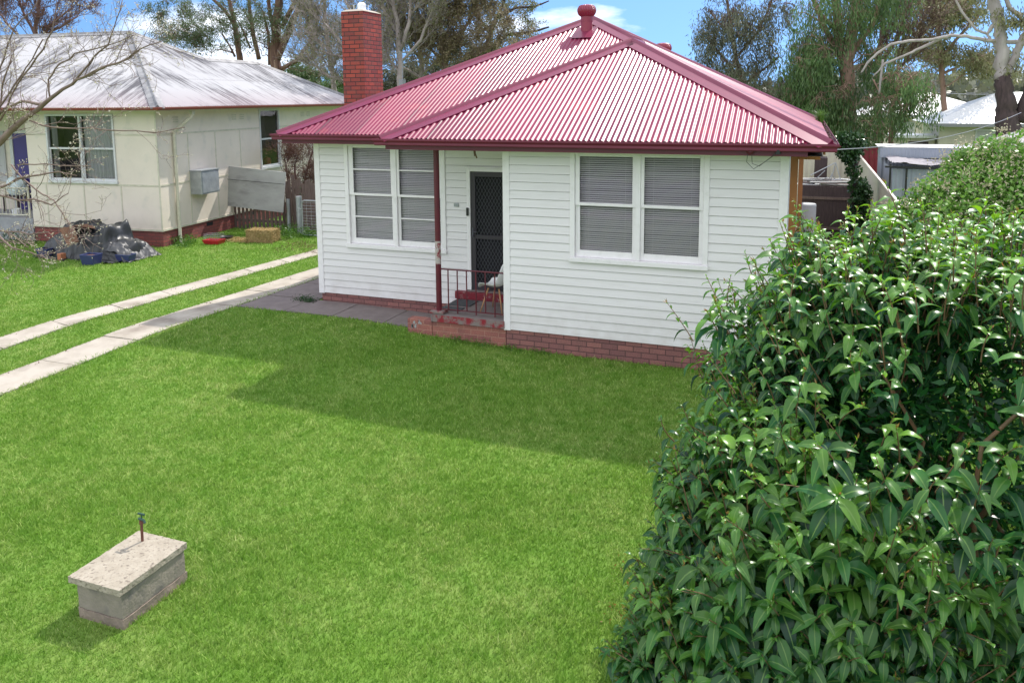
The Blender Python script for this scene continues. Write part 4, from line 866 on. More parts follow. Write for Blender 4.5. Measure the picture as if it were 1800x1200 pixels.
# rusty sheet bent over the top of the pile
rs = MB(); R_ = [at(104, 402, 2.45), at(129, 397, 2.5), at(138, 424, 2.28), at(118, 431, 2.25)]
T0, T1 = at(130, 393, 3.1), at(161, 392, 3.2); T2 = at(168, 402, 2.7)
rs.add([R_[3], R_[2], R_[1], R_[0], tuple(T0), tuple(T1), tuple(T2)], [(0, 1, 2, 3), (3, 2, 5, 4), (2, 6, 5)])
b = len(rs.v); rs.v += [(x, y+0.015, z-0.015) for x, y, z in rs.v]; rs.f += [(b+3, b+2, b+1, b), (b+4, b+5, b+2, b+3), (b+5, b+6, b+2), (0, 3, b+3, b), (1, 0, b, b+1), (2, 1, b+1, b+2), (3, 4, b+4, b+3)]; rs.m += [0]*7
tag(rs.build('rusty_sheet', M['rust']), 'bent rusty brown metal sheet lying over the black tarp', 'metal sheet')
def gpl(px, py, z=0.12):
    d = fw+r2*(px-900)/F+u2*(CY-py)/F; t = (z-CAM[2])/d[2]; return CAM+t*d
def tub(px, py, w, d, h, label):
    P = gpl(px, py, 0.15)
    t = empty('planter_tub', label, 'planter', (P[0], P[1]+d/2, float(gh(P[0], P[1]))), 0.12, 'blue planter tubs in front of the tarp pile')
    o = MB(); a, b_ = w/2, d/2; s = 0.78; e = 0.025
    o.add([(-a*s, -b_*s, 0), (a*s, -b_*s, 0), (a*s, b_*s, 0), (-a*s, b_*s, 0), (-a, -b_, h), (a, -b_, h), (a, b_, h), (-a, b_, h), (-a+e, -b_+e, h), (a-e, -b_+e, h), (a-e, b_-e, h), (-a+e, b_-e, h), (-a+e, -b_+e, h-.05), (a-e, -b_+e, h-.05), (a-e, b_-e, h-.05), (-a+e, b_-e, h-.05)],
          [(0, 3, 2, 1)]+[(i, (i+1) % 4, 4+(i+1) % 4, 4+i) for i in range(4)]+[(4+i, 4+(i+1) % 4, 8+(i+1) % 4, 8+i) for i in range(4)]+[(8+i, 8+(i+1) % 4, 12+(i+1) % 4, 12+i) for i in range(4)])
    o.build('tub', M['tub'], t, bevel=0.008)
    s_ = MB(); s_.quad((-a+e, -b_+e, h-.04), (a-e, -b_+e, h-.04), (a-e, b_-e, h-.04), (-a+e, b_-e, h-.04)); s_.build('soil', M['soil'], t)
tub(151, 467, 0.38, 0.32, 0.25, 'middle blue planter tub of reddish soil before the black tarp'); tub(214, 462, 0.40, 0.26, 0.19, 'low blue planter tub of reddish soil beside the grey plastic sheet'); tub(72, 453, 0.34, 0.3, 0.22, 'blue planter tub at the left end of the tarp pile, behind budding twigs')
tb = MB(); Q = at(107, 452, 2.3); tb.box(Q[0]-0.06, Q[0]+0.06, 2.25, 2.4, 0.13, 0.32); tag(tb.build('brick_block', M['terra'], bevel=0.008), 'upright orange brick standing under the black tarp edge', 'brick')

# straw bale, loose straw, crate, black bowl
hb = MB(); a0 = at(428, 428, 5.6); a1 = at(481, 426, 5.9)
bale = empty('straw_bale', 'golden straw bale standing on the grass below the grey board', 'bale', ((a0[0]+a1[0])/2, 5.95, 0.12), 0.15)
hw_, hd_, hh_ = 0.37, 0.22, 0.36; nx_, m_ = 26, []
g = MB()
def face(ax, o, U_, V_, nu, nv):
    idx = len(g.v)
    for j in range(nv+1):
        for i in range(nu+1):
            p = Vector(o)+Vector(U_)*(i/nu)+Vector(V_)*(j/nv); q = 0.022*nz3(p.x*16, p.y*16, p.z*16)+0.02*nz3(p.x*5, p.y*5, p.z*5); g.v.append(tuple(p+Vector(ax)*q))
    for j in range(nv):
        for i in range(nu): g.f.append((idx+j*(nu+1)+i, idx+j*(nu+1)+i+1, idx+(j+1)*(nu+1)+i+1, idx+(j+1)*(nu+1)+i)); g.m.append(0)
face((0, -1, 0), (-hw_, -hd_, 0), (2*hw_, 0, 0), (0, 0, hh_), 30, 14); face((0, 1, 0), (hw_, hd_, 0), (-2*hw_, 0, 0), (0, 0, hh_), 30, 14)
face((0, 0, 1), (-hw_, -hd_, hh_), (2*hw_, 0, 0), (0, 2*hd_, 0), 30, 16); face((1, 0, 0), (hw_, -hd_, 0), (0, 2*hd_, 0), (0, 0, hh_), 16, 14); face((-1, 0, 0), (-hw_, hd_, 0), (0, -2*hd_, 0), (0, 0, hh_), 16, 14)
g.build('bale_body', M['straw'], bale)
def strands(n, ex, ey, ez, L_, seed, mat, parent, name, wd=0.006, tag_=None, loc=None, surf=True, up=0.5):
    r = np.random.default_rng(seed); P = r.uniform(-1, 1, (n, 3))*[ex, ey, ez/2]+[0, 0, ez/2]
    if surf:
        k = r.integers(0, 3, n); s = np.sign(r.uniform(-1, 1, n)); P[k == 0, 0] = s[k == 0]*ex; P[k == 1, 1] = s[k == 1]*ey; P[k == 2, 2] = ez
    D = r.normal(0, 1, (n, 3)); D[:, 2] *= up; D /= np.linalg.norm(D, axis=1)[:, None]; S = np.cross(D, r.normal(0, 1, (n, 3))); S /= np.linalg.norm(S, axis=1)[:, None]
    l = (r.uniform(0.5, 1.2, n)*L_)[:, None]; w = wd
    V = np.stack([P-D*l/2-S*w/2, P-D*l/2+S*w/2, P+D*l/2+S*w/2, P+D*l/2-S*w/2], 1).reshape(-1, 3)
    if loc is None: V[:, 2] = np.maximum(V[:, 2], 0.0)
    o = np_mesh(name, V, np.arange(4*n).reshape(n, 4), mat, parent, attrs={'rnd': np.repeat(r.uniform(0, 1, n), 4)})
    if loc is not None: o.location = loc
    if tag_: tag(o, tag_[0], tag_[1], kind='stuff')
    return o
strands(1500, hw_+0.01, hd_+0.01, hh_+0.01, 0.09, 3, M['strawleaf'], bale, 'loose_straws', 0.005)
Q = at(412, 434, 5.5)
strands(900, 0.42, 0.22, 0.10, 0.14, 5, M['strawleaf'], None, 'loose_straw', 0.006, ('flattened loose straw lying left of the golden bale', 'straw'), (Q[0], 5.75, 0.14), surf=False, up=0.25)
Q = at(365, 432, 5.0); cr_ = empty('pet_crate', 'small red plastic crate with a wire top on the grass by the brick base', 'crate', (Q[0], 5.25, 0.14), 0.1)
c = MB(); c.add([(-.20, -.13, 0), (.20, -.13, 0), (.20, .13, 0), (-.20, .13, 0), (-.25, -.17, .13), (.25, -.17, .13), (.25, .17, .13), (-.25, .17, .13), (-.235, -.155, .13), (.235, -.155, .13), (.235, .155, .13), (-.235, .155, .13), (-.19, -.12, .02), (.19, -.12, .02), (.19, .12, .02), (-.19, .12, .02)],
      [(0, 3, 2, 1)]+[(i, (i+1) % 4, 4+(i+1) % 4, 4+i) for i in range(4)]+[(4+i, 4+(i+1) % 4, 8+(i+1) % 4, 8+i) for i in range(4)]+[(8+i, 8+(i+1) % 4, 12+(i+1) % 4, 12+i) for i in range(4)]+[(12, 13, 14, 15)]); c.build('tray', M['redpl'], cr_)
c = MB()
for i in range(9): x = -0.22+i*0.055; c.tube([(x, -.155, .13), (x, -.14, .28), (x, .14, .28), (x, .155, .13)], 0.003, 3, cap=False)
for z, y in ((.18, .15), (.23, .145), (.28, .14)): c.tube([(-.22, -y, z), (.22, -y, z), (.22, y, z), (-.22, y, z), (-.22, -y, z)], 0.003, 3, cap=False)
c.build('wire_top', M['greywire'], cr_)
c = MB(); Q = at(392, 424, 5.6); c.lathe(Q[0], 5.75, [(0.10, 0.13), (0.17, 0.26), (0.18, 0.27), (0.15, 0.25), (0.02, 0.24)], 16); tag(c.build('black_bowl', M['black']), 'round black bowl between the red crate and the straw', 'bowl')

# grey board leaning on a picket panel, palings, posts and gate at y = 7.6
def plate(name, P4, t, mat, label, cat, dy=(0, 1, 0)):
    P4 = [Vector(p) for p in P4]; nn = Vector(dy); mb = MB(); mb.add([p for p in P4]+[p+nn*t for p in P4], [(0, 1, 2, 3), (7, 6, 5, 4)]+[(i, 4+i, 4+(i+1) % 4, (i+1) % 4) for i in range(4)]); return tag(mb.build(name, mat, bevel=0.004), label, cat)
bd = plate('grey_board', [at(400, 362, 7.2), at(497, 374, 7.2), at(502, 303, 7.35), at(401, 292, 7.35)], 0.03, M['greyboard'], 'tilted weathered grey sheet board fixed above the pickets', 'board')
bs_ = MB(); q0, q1 = at(400.5, 315, 7.25), at(501, 324, 7.25); bs_.beam((q0[0]-.0, q0[1]-0.02, q0[2]), (q1[0], q1[1]-0.02, q1[2]), 0.008, 0.012); bs_.build('seam', M['dark'], bd)
fz0 = at(412, 404, 7.5); fz1 = at(498, 408, 7.5)
PF = empty('picket_panel', 'weathered brown picket panel below the grey sheet board', 'fence', (fz0[0], 7.5, 0.12))
wpx = fz1[0]-fz0[0]; rb = MB(); rb.box(-0.05, wpx+0.02, 0.03, 0.07, 0.25, 0.33); rb.box(-0.05, wpx+0.02, 0.03, 0.07, 0.78, 0.86); rb.build('rail', M['oldwood'], PF)
r_ = random.Random(5); n_ = 12
for i in range(n_):
    x = i*wpx/n_; k_ = MB(); h_ = 0.92+r_.uniform(-0.04, 0.04); k_.beam((x+0.05, 0.012, 0), (x+0.05+r_.uniform(-.012, .012), 0.012, h_), 0.085, 0.018, up=(0, 1, 0)); k_.build('picket', M['oldwood'], PF)
F0 = at(498, 400, 7.9); F1 = at(545, 400, 7.9)
PF2 = empty('paling_fence', 'old brown paling fence with pale split tops behind the metal gate post', 'fence', (F0[0], 7.9, 0.12)); wpx = F1[0]-F0[0]+2.0
rb = MB(); rb.box(0, wpx, 0.03, 0.07, 0.4, 0.48); rb.box(0, wpx, 0.03, 0.07, 1.2, 1.28); rb.build('rail', M['oldwood'], PF2)
for i in range(int(wpx/0.115)):
    x = 0.05+i*0.115; k_ = MB(); h_ = 1.55+r_.uniform(-0.10, 0.10)-0.1*(i > 5); k_.beam((x, 0.01, 0), (x+r_.uniform(-.02, .02), 0.01, h_), 0.10, 0.016, up=(0, 1, 0)); k_.build('paling', M['oldwood'], PF2)
def post(px, pyt, Y, r, label):
    P = at(px, pyt, Y); k = MB(); k.tube([(P[0], Y, 0), (P[0], Y, P[2])], r, 12); tag(k.build('fence_post', M['metal']), label, 'post', 'grey posts beside the gate')
post(506, 350, 7.55, 0.05, 'thinner grey post at the right edge of the tilted board'); post(525, 345, 7.3, 0.085, 'thick grey post that carries the wire gate')
GT = empty('wire_gate', 'galvanised tube gate filled with wire mesh beside the cottage corner', 'gate', tuple(at(533, 418, 7.0)*[1, 1, 0]+[0, 0, 0.14])); gw_, gh_ = 2.4, 1.02
gt = MB(); gt.tube([(0, 0, 0.05), (0, 0, gh_-0.1), (0.03, 0, gh_-0.02), (0.10, 0, gh_), (gw_-0.1, 0, gh_), (gw_, 0, gh_-0.1), (gw_, 0, 0.05), (0, 0, 0.05)], 0.02, 8); gt.build('gate_frame', M['metal'], GT)
gt = MB()
for k in range(11): z = 0.12+k*0.08*(1 if k < 7 else 1.05); gt.tube([(0, 0, z), (gw_, 0, z)], 0.004, 3, cap=False)
for k in range(14): gt.tube([(0.15*k+0.15, 0, 0.05), (0.15*k+0.15, 0, gh_)], 0.004, 3, cap=False)
gt.build('wire_mesh', M['metal'], GT); gt = MB(); gt.beam((-0.12, -0.02, 0.78), (0.0, -0.02, 0.78), 0.03, 0.03); gt.build('hinge', M['metal'], GT)

# ------------------------------------------------------------------ concrete pier with slab lid on the lawn
PR = empty('concrete_pier', 'low concrete block with a rough slab lid standing alone on the lawn', 'concrete block', (-0.62, -6.85, 0.0))
def noisy_box(x0, x1, y0, y1, z0, z1, n, amp, fr, skew=None):
    mb = MB(); c = Vector(((x0+x1)/2, (y0+y1)/2, (z0+z1)/2)); hx = Vector(((x1-x0)/2, (y1-y0)/2, (z1-z0)/2))
    for ax in range(3):
        for s in (-1, 1):
            u, v = [(1, 2), (2, 0), (0, 1)][ax]; dims = [max(1, int(2*hx[k]/n)) for k in (u, v)]; b = len(mb.v)
            for j in range(dims[1]+1):
                for i in range(dims[0]+1):
                    p = Vector((0, 0, 0)); p[ax] = s*hx[ax]; p[u] = (2*i/dims[0]-1)*hx[u]*s; p[v] = (2*j/dims[1]-1)*hx[v]; p = p+c
                    if skew: p = Vector(skew(p))
                    q = Vector((nz3(p.x*fr, p.y*fr, p.z*fr), nz3(p.x*fr+7, p.y*fr, p.z*fr), nz3(p.x*fr, p.y*fr+5, p.z*fr)))*amp+Vector((nz3(p.x*fr*4, p.y*fr*4, p.z*fr*4), nz3(p.x*fr*4+7, p.y*fr*4, p.z*fr*4), nz3(p.x*fr*4, p.y*fr*4+5, p.z*fr*4)))*amp*0.5
                    mb.v.append(tuple(p+q))
            w_ = dims[0]+1
            for j in range(dims[1]):
                for i in range(dims[0]): mb.f.append((b+j*w_+i, b+j*w_+i+1, b+(j+1)*w_+i+1, b+(j+1)*w_+i)); mb.m.append(0)
    return mb
L0 = (-0.62, -6.85)
noisy_box(-0.145, 0.297, -0.31, 0.325, 0.085, 0.285, 0.03, 0.004, 14).build('block', M['pier'], PR)
noisy_box(-0.15, 0.303, -0.315, 0.335, -0.06, 0.079, 0.03, 0.008, 14).build('footing', M['pierlow'], PR)
noisy_box(-0.205, 0.312, -0.335, 0.345, 0.287, 0.337, 0.012, 0.003, 30).build('slab_lid', M['slab'], PR)
pi = MB(); PX_, PY_ = -0.05, 0.235
pi.tube([(PX_, PY_, 0.30), (PX_+0.005, PY_, 0.50)], 0.011, 8); pi.tube([(PX_+0.005, PY_, 0.49), (PX_+0.005, PY_, 0.52)], 0.017, 8)
PP = pi.build('standpipe', M['rustpipe'], PR)
tg = MB(); tg.tube([(PX_-0.02, PY_, 0.53), (PX_+0.04, PY_-0.01, 0.535), (PX_+0.055, PY_-0.01, 0.51)], 0.010, 8); tg.tube([(PX_+0.01, PY_, 0.53), (PX_+0.01, PY_, 0.57)], 0.006, 6); tg.box(PX_-0.025, PX_+0.045, PY_-0.006, PY_+0.006, 0.57, 0.582); tg.build('tap', M['green'], PP)

# ------------------------------------------------------------------ chair and mats on the porch
def shell_chair(loc, rz):
    root = empty('shell_chair', 'white moulded shell chair with pale timber legs on the porch', 'chair', loc, rz)
    prof = [(-0.235, 0.405), (-0.225, 0.435), (-0.15, 0.445), (0.0, 0.425), (0.10, 0.43), (0.17, 0.48), (0.205, 0.58), (0.235, 0.70), (0.255, 0.80), (0.262, 0.83)]
    nx_, V, Fs = 14, [], []; k = len(prof)
    for i, (x, z) in enumerate(prof):
        t = i/(k-1); hwid = 0.21+0.025*math.sin(math.pi*min(1, t*1.3)) if t < 0.85 else 0.21-(t-0.85)*0.6
        for j in range(nx_+1):
            s = j/nx_*2-1; curl = abs(s)**3
            V.append((x-(0.05*curl if t > 0.5 else 0.0)+ (0.02*curl if t < 0.1 else 0), s*hwid, z+(0.07*curl if 0.05 < t < 0.75 else 0.02*curl)))
    for i in range(k-1):
        for j in range(nx_): Fs.append((i*(nx_+1)+j, i*(nx_+1)+j+1, (i+1)*(nx_+1)+j+1, (i+1)*(nx_+1)+j))
    mb = MB(); mb.add(V, Fs); o = mb.build('seat_shell', M['white'], root, smooth=True); sm = o.modifiers.new('s', 'SOLIDIFY'); sm.thickness = 0.008; ss = o.modifiers.new('ss', 'SUBSURF'); ss.levels = 1; ss.render_levels = 1
    for sx_ in (-1, 1):
        for sy_ in (-1, 1):
            l_ = MB(); l_.tube([(0.01+sx_*0.10, sy_*0.11, 0.41), (0.01+sx_*0.21, sy_*0.20, 0.0)], [0.015, 0.009], 8); l_.build('leg', M['wood'], root, smooth=True)
    br = MB()
    for (a, b_) in (((-.10, -.11), (.12, .11)), ((-.10, .11), (.12, -.11))): br.tube([(a[0]-.02, a[1]*1.1, 0.34), (b_[0]+.02, b_[1]*1.1, 0.40)], 0.005, 5); br.tube([(a[0]-.02, a[1]*1.1, 0.40), (b_[0]+.02, b_[1]*1.1, 0.34)], 0.005, 5)
    br.build('wire_brace', M['black'], root)
    return root
shell_chair((-0.33, 0.46, 0.462), -0.15)
mt_ = MB(); mt_.box(-1.26, -0.86, 0.55, 0.93, 0.464, 0.476); tag(mt_.build('door_mat', M['mat'], bevel=0.004), 'dark rubber mat nearer the door step', 'mat')
mt_ = MB(); mt_.box(-1.27, -0.90, 0.24, 0.46, 0.464, 0.474); tag(mt_.build('door_mat', M['mat'], bevel=0.004), 'dark rubber mat nearer the porch railing', 'mat')

# ------------------------------------------------------------------ right hand yard
def ribwall(name, p0, p1, z0, z1, mat, label=None, cat=None, parent=None, pitch=0.19, amp=0.016, cap_=None):
    p0 = Vector((*p0, z0)); p1 = Vector((*p1, z0)); d = p1-p0; Lw = d.length; d.normalize()
    o = corrugated(name, p0, d, (0, 0, 1), Lw, lambda s: z1-z0, mat=mat, parent=parent, pitch=pitch, amp=amp, spp=10)
    if label: tag(o, label, cat)
    if cap_:
        c = MB(); c.beam(p0+Vector((0, 0, z1-z0+0.015)), p1+Vector((0, 0, z1-z0+0.015)), 0.05, 0.045); c.build('top_rail', cap_, o)
    return o
ribwall('steel_fence', (6.02, 2.2), (6.08, 19.0), -0.1, 1.88, M['cream'], 'cream steel boundary fence running away between the yard and the grey shed', 'fence', cap_=M['fibro'])
ribwall('steel_fence', (3.0, 19.1), (6.05, 19.1), -0.1, 2.06, M['cream'], 'cream steel fence across the back of the yard behind the ivy', 'fence', cap_=M['cream'])
ribwall('steel_fence', (6.12, 19.3), (8.3, 19.3), -0.1, 2.06, M['redst'], 'dark red steel fence between the cream fence and the grey shed', 'fence', cap_=M['redst'])
hf = MB(); a, b_ = at(1431, 315, 17), at(1455, 278, 17); hf.box(a[0], b_[0], 17, 17.8, 0.0, b_[2]); tag(hf.build('dark_opening', M['darkpale'], bevel=0.01), 'dark block standing in for an opening at the cream fence', 'dark opening')  # solid dark box added to stand in for a dark opening
DP = empty('paling_fence', 'dark stained paling fence behind the water heater', 'fence', (4.22, 11.7, 0)); rb = MB(); rb.box(0, 1.78, -0.04, -0.0, 1.13, 1.20); rb.box(0, 1.78, -0.04, 0, 0.3, 0.37); rb.build('rail', M['oldwood'], DP)
for i in range(19): k_ = MB(); x = 0.02+i*0.094; h_ = 1.5+r_.uniform(-0.02, 0.02); k_.box(x, x+0.082, 0.0, 0.016, 0, h_); k_.build('paling', M['darkpale'], DP)
for nm, px, Y, r, h, lab in (('water_heater', 1417, 7.0, 0.20, 1.60, 'grey cylindrical water heater at the right rear of the cottage'), ('gas_cylinder', 1400, 6.6, 0.10, 1.30, 'narrow grey cylinder between the cottage wall and the water heater')):
    P = at(px, 380, Y); tk = MB(); tk.lathe(P[0], Y, [(r, 0.05), (r, h-0.03), (r*0.96, h), (r*0.5, h+0.012), (0.01, h+0.015)], 28)
    o = tk.build(nm, M['tank'], smooth=False); tag(o, lab, 'water heater' if nm[0] == 'w' else 'cylinder')
    bs2 = MB(); bs2.box(P[0]-r, P[0]+r, Y-r, Y+r, 0, 0.05); bs2.build('base', M['conc'], o)
    if nm[0] == 'w': bs2 = MB(); bs2.tube([(P[0]-0.02, Y-r-0.03, 0.1), (P[0]-0.02, Y-r-0.03, 1.05)], 0.018, 8); bs2.build('pipe', M['black'], o)
tr_ = MB(); tr_.box(2.2, 6.0, 1.6, 11.6, 0.0, 0.012)
mu = MB(); mu.quad((4.16, 0.3, 0.012), (6.0, 0.3, 0.012), (6.0, 19.0, 0.012), (4.16, 19.0, 0.012)); tag(mu.build('side_yard', M['mulch']), kind='structure')
# heap of boards and a folded clothes hoist behind the dark fence
jr = random.Random(12)
jh = empty('board_heap', 'heap of loose boards and white sheets behind the dark paling fence', 'heap', (5.0, 13.0, 0))
hp = MB(); hp.add([(-0.9, -0.8, 0), (1.0, -0.8, 0), (1.0, 0.9, 0), (-0.9, 0.9, 0), (-0.7, -0.5, 1.42), (0.8, -0.5, 1.35), (0.8, 0.6, 1.45), (-0.7, 0.6, 1.5)], [(4, 5, 6, 7), (0, 1, 5, 4), (1, 2, 6, 5), (2, 3, 7, 6), (3, 0, 4, 7)]); hp.build('heap_core', M['darkpale'], jh)
for i in range(22):
    a = jr.uniform(-0.5, 0.5); x, y, z = jr.uniform(-0.7, 0.6), jr.uniform(-0.6, 0.5), jr.uniform(1.38, 1.56); ln = jr.uniform(0.25, 0.6)
    k_ = MB(); k_.beam((x-ln*math.cos(a), y-ln*math.sin(a), z+jr.uniform(-.05, .05)), (x+ln*math.cos(a), y+ln*math.sin(a), z+jr.uniform(-.05, .05)), jr.uniform(0.06, 0.18), 0.02); k_.build('board', M['white'] if i % 5 == 0 else (M['oldwood'] if i % 2 else M['greyboard']), jh)
hst = MB(); pts = [(1469, 286), (1425, 308), (1469, 286), (1459, 322), (1469, 286), (1478, 318)]
q = [at(x, y, 12.9) for x, y in pts]
for i in range(0, 6, 2): hst.tube([q[i], q[i+1]], 0.014, 6)
for (a, b_) in (((1408, 318), (1480, 316)), ((1408, 328), (1455, 312)), ((1424, 325), (1450, 300)), ((1450, 325), (1464, 305)), ((1470, 320), (1462, 305))): hst.tube([at(*a, 12.9), at(*b_, 12.75)], 0.012, 6)
tag(hst.build('clothes_hoist', M['metal']), 'folded metal clothes hoist lying on the heap behind the dark fence', 'clothes hoist')
# red planks and debris in the side yard
for i, pl_lab in enumerate(('loose dark plank lying on the mulch nearest the dark paling fence', 'loose dark plank lying across the mulch between the other two planks', 'loose dark plank lying on the mulch furthest from the dark paling fence')):
    k_ = MB(); a = jr.uniform(0.2, 1.0); x, y = jr.uniform(4.8, 5.6), 10.6-i*0.9; k_.beam((x-.4*math.cos(a), y-.4*math.sin(a), 0.03), (x+.4*math.cos(a), y+.4*math.sin(a), 0.03), 0.09, 0.025); tag(k_.build('loose_plank', M['darkpale']), pl_lab, 'plank', 'planks strewn over the side yard')
# grey shed with shade-cloth lean-to
SH = empty('metal_shed', 'grey-blue corrugated metal shed behind the cream boundary fence', 'shed', (6.42, 14.0, 0)); 
ribwall('wall', (0, 0), (3.6, 0), 0, 2.16, M['zinc'], parent=SH, pitch=0.10, amp=0.008); ribwall('wall', (0, 0), (0, 1.3), 0, 2.42, M['zinc'], parent=SH, pitch=0.10, amp=0.008)
s_ = MB(); s_.box(-0.06, 3.7, -0.10, -0.05, 2.14, 2.44); SR = s_.build('fascia_panel', M['zinc'], SH); ribwall('fascia_sheet', (-0.06, -0.11), (3.7, -0.11), 2.15, 2.42, M['zinc'], parent=SH, pitch=0.10, amp=0.006)
s_ = MB(); s_.quad((-0.1, -0.12, 2.45), (3.75, -0.12, 2.45), (3.75, 1.4, 2.46), (-0.1, 1.4, 2.46)); s_.quad((3.6, 0, 0), (3.6, 1.3, 0), (3.6, 1.3, 2.44), (3.6, 0, 2.44)); s_.build('roof', M['whiteroof'], SH)
LN = empty('lean_to', 'grey metal lean-to with a sagging cloth awning in front of the shed', 'shelter', (6.5, 11.6, 0))
ribwall('wall', (0.0, 0), (3.2, 0), 0, 2.02, M['zinc'], parent=LN, pitch=0.12, amp=0.008); ribwall('wall', (0, 0), (-0.02, 2.2), 0, 2.02, M['zinc'], parent=LN, pitch=0.12, amp=0.008)
p_ = MB(); p_.beam((-0.06, -0.05, 0), (-0.06, -0.05, 2.15), 0.05, 0.05); p_.beam((0.32, -0.1, 0), (0.32, -0.1, 2.05), 0.045, 0.045); p_.beam((-0.2, -0.14, 2.08), (3.2, -0.14, 2.05), 0.04, 0.05); p_.build('frame', M['black'], LN)
def awn(x, y): return (x, y, 2.20-0.10*(x/3.2)**0.5+0.06*nz3(x*2.2, y*2.2)+0.05*abs(nz3(x*5, y*3, 4))-0.06*math.sin(math.pi*min(1, max(0, (y+0.15)/2.2))))
grid_thing('awning', M['cloth'], -0.2, 3.3, -0.15, 2.2, 50, 26, awn, parent=LN)
# roof of a nearer shed at the right edge
RS = empty('garden_shed', 'low shed with a pale grey skillion roof at the right edge behind the climbing plant', 'shed', (0, 0, 0))
a = [at(1736, 256, 10.0), at(1830, 196, 10.0), at(1860, 215, 16.0), at(1760, 232, 15.0)]
a[0] = a[0]+[0.5, 0, 0]; a = [(a[0][0], 10.0, 2.42), (a[0][0]+2.6, 10.0, 3.35), (a[0][0]+2.6, 15.5, 3.35), (a[0][0], 15.5, 2.42)]
E_ = (0, 1, 0); Lr = math.hypot(2.6, 0.93); corrugated('roof', a[0], E_, (2.6/Lr, 0, 0.93/Lr), 5.5, lambda s: Lr, mat=M['iron'], parent=RS, nup=3)
ribwall('wall', (a[0][0]+0.1, 10.1), (a[0][0]+2.5, 10.1), 0, 2.4, M['zinc'], parent=RS); ribwall('wall', (a[0][0]+0.1, 10.1), (a[0][0]+0.1, 15.4), 0, 2.4, M['zinc'], parent=RS)

# houses in the distance
def far_house(label, X0, X1, Y0, Y1, ze, zr, wallm, wins=(), porch=False):
    h = empty('distant_house', label, 'house', (X0, Y0, 0), 0, 'houses beyond the back fences'); w, d = X1-X0, Y1-Y0
    m = MB(); m.box(0, w, 0, d, 0, ze-0.1); m.build('wall', wallm, h)
    o = 0.5; r = MB(); hy = (d+2*o)/2
    r.add([(-o, -o, ze), (w+o, -o, ze), (w+o, d+o, ze), (-o, d+o, ze), (-o+hy, -o+hy, zr), (w+o-hy, -o+hy, zr)], [(0, 1, 5, 4), (1, 2, 5), (2, 3, 4, 5), (3, 0, 4), (3, 2, 1, 0)]); r.build('roof', M['whiteroof'], h)
    f = MB(); f.box(-o, w+o, -o-0.05, -o-0.005, ze-0.13, ze+0.02); f.build('fascia', M['greywire'], h)
    for (a, b_, z0, z1) in wins:
        q = MB(); q.box(a-.08, b_+.08, -0.04, -0.01, z0-.08, z1+.08); g_ = q.build('window', M['nwhite'], h); q = MB(); q.box(a, b_, -0.06, -0.041, z0, (z0+z1)/2-.03); q.box(a, b_, -0.06, -0.041, (z0+z1)/2+.03, z1); q.build('pane', M['curtain'], g_)
    return h
P = at(1652, 218, 30)
H2 = far_house('cream house with a bright white hip roof behind the pale gum trunk', P[0], P[0]+9.5, 30, 35.6, 2.62, 4.05, M['cream'], [(1.55, 2.45, 0.9, 2.3), (5.8, 6.8, 0.9, 2.3)])
cr2 = MB(); cr2.box(-1.9, -0.06, 0.6, 2.6, 0, 1.9); k_ = cr2.build('side_porch', M['cream'], H2); cr2 = MB(); cr2.box(-2.0, -0.04, 0.4, 2.7, 1.92, 2.05); cr2.build('porch_roof', M['whiteroof'], k_); cr2 = MB(); cr2.box(-1.2, -0.35, 0.55, 0.59, 0.1, 1.75); cr2.build('porch_door', M['darkpale'], k_)
P = at(1600, 205, 44); far_house('white roofed house further back, left of the cream house', P[0]-3, P[0]+5, 44, 51, 2.7, 4.1, M['fibro'], [(2, 3.2, 0.9, 2.2)])
P = at(1590, 232, 36); tr3 = MB(); tr3.lathe(0, 0, [(1.2, 0), (1.2, 0.01)], 4)
# overhead cables
def cable(name, label, pts, r=0.006, sag=0.15, mat='greywire'):
    a, b_ = Vector(pts[0]), Vector(pts[1]); k = MB(); k.tube([a.lerp(b_, t)-Vector((0, 0, sag*4*t*(1-t))) for t in np.linspace(0, 1, 15)], r, 5); tag(k.build(name, M[mat]), label, 'cable')
cable('service_cable', 'thin service cable from the fascia insulator away to the right', [(4.0, fy-0.09, 3.24), tuple(at(1795, 198, 12.0))], 0.008, 0.25)
cable('power_line', 'upper power line crossing behind the pale gum trunk', [tuple(at(1560, 152, 60)), tuple(at(1860, 162, 60))], 0.03, 0.3)
cable('power_line', 'lower power line crossing behind the pale gum trunk', [tuple(at(1560, 155, 40)), tuple(at(1860, 160, 52))], 0.02, 0.3)
# television aerial behind the roof
an = MB(); B_ = at(708, 150, 16.0); T_ = at(708, 92, 16.0)
an.tube([(B_[0], 16, 0), (B_[0], 16, T_[2])], 0.02, 6)
for k in range(6): an.tube([(B_[0]-0.3+k*0.13, 15.7, T_[2]-0.02), (B_[0]-0.3+k*0.13, 16.3, T_[2]-0.02)], 0.008, 4)
an.tube([(B_[0]-0.35, 16, T_[2]-0.02), (B_[0]+0.45, 16, T_[2]+0.03)], 0.012, 5); an.box(B_[0]-0.09, B_[0]+0.08, 15.85, 16.1, B_[2]-0.08, B_[2]+0.22)
tag(an.build('television_aerial', M['greywire']), 'grey television aerial on a thin mast right of the chimney', 'aerial')

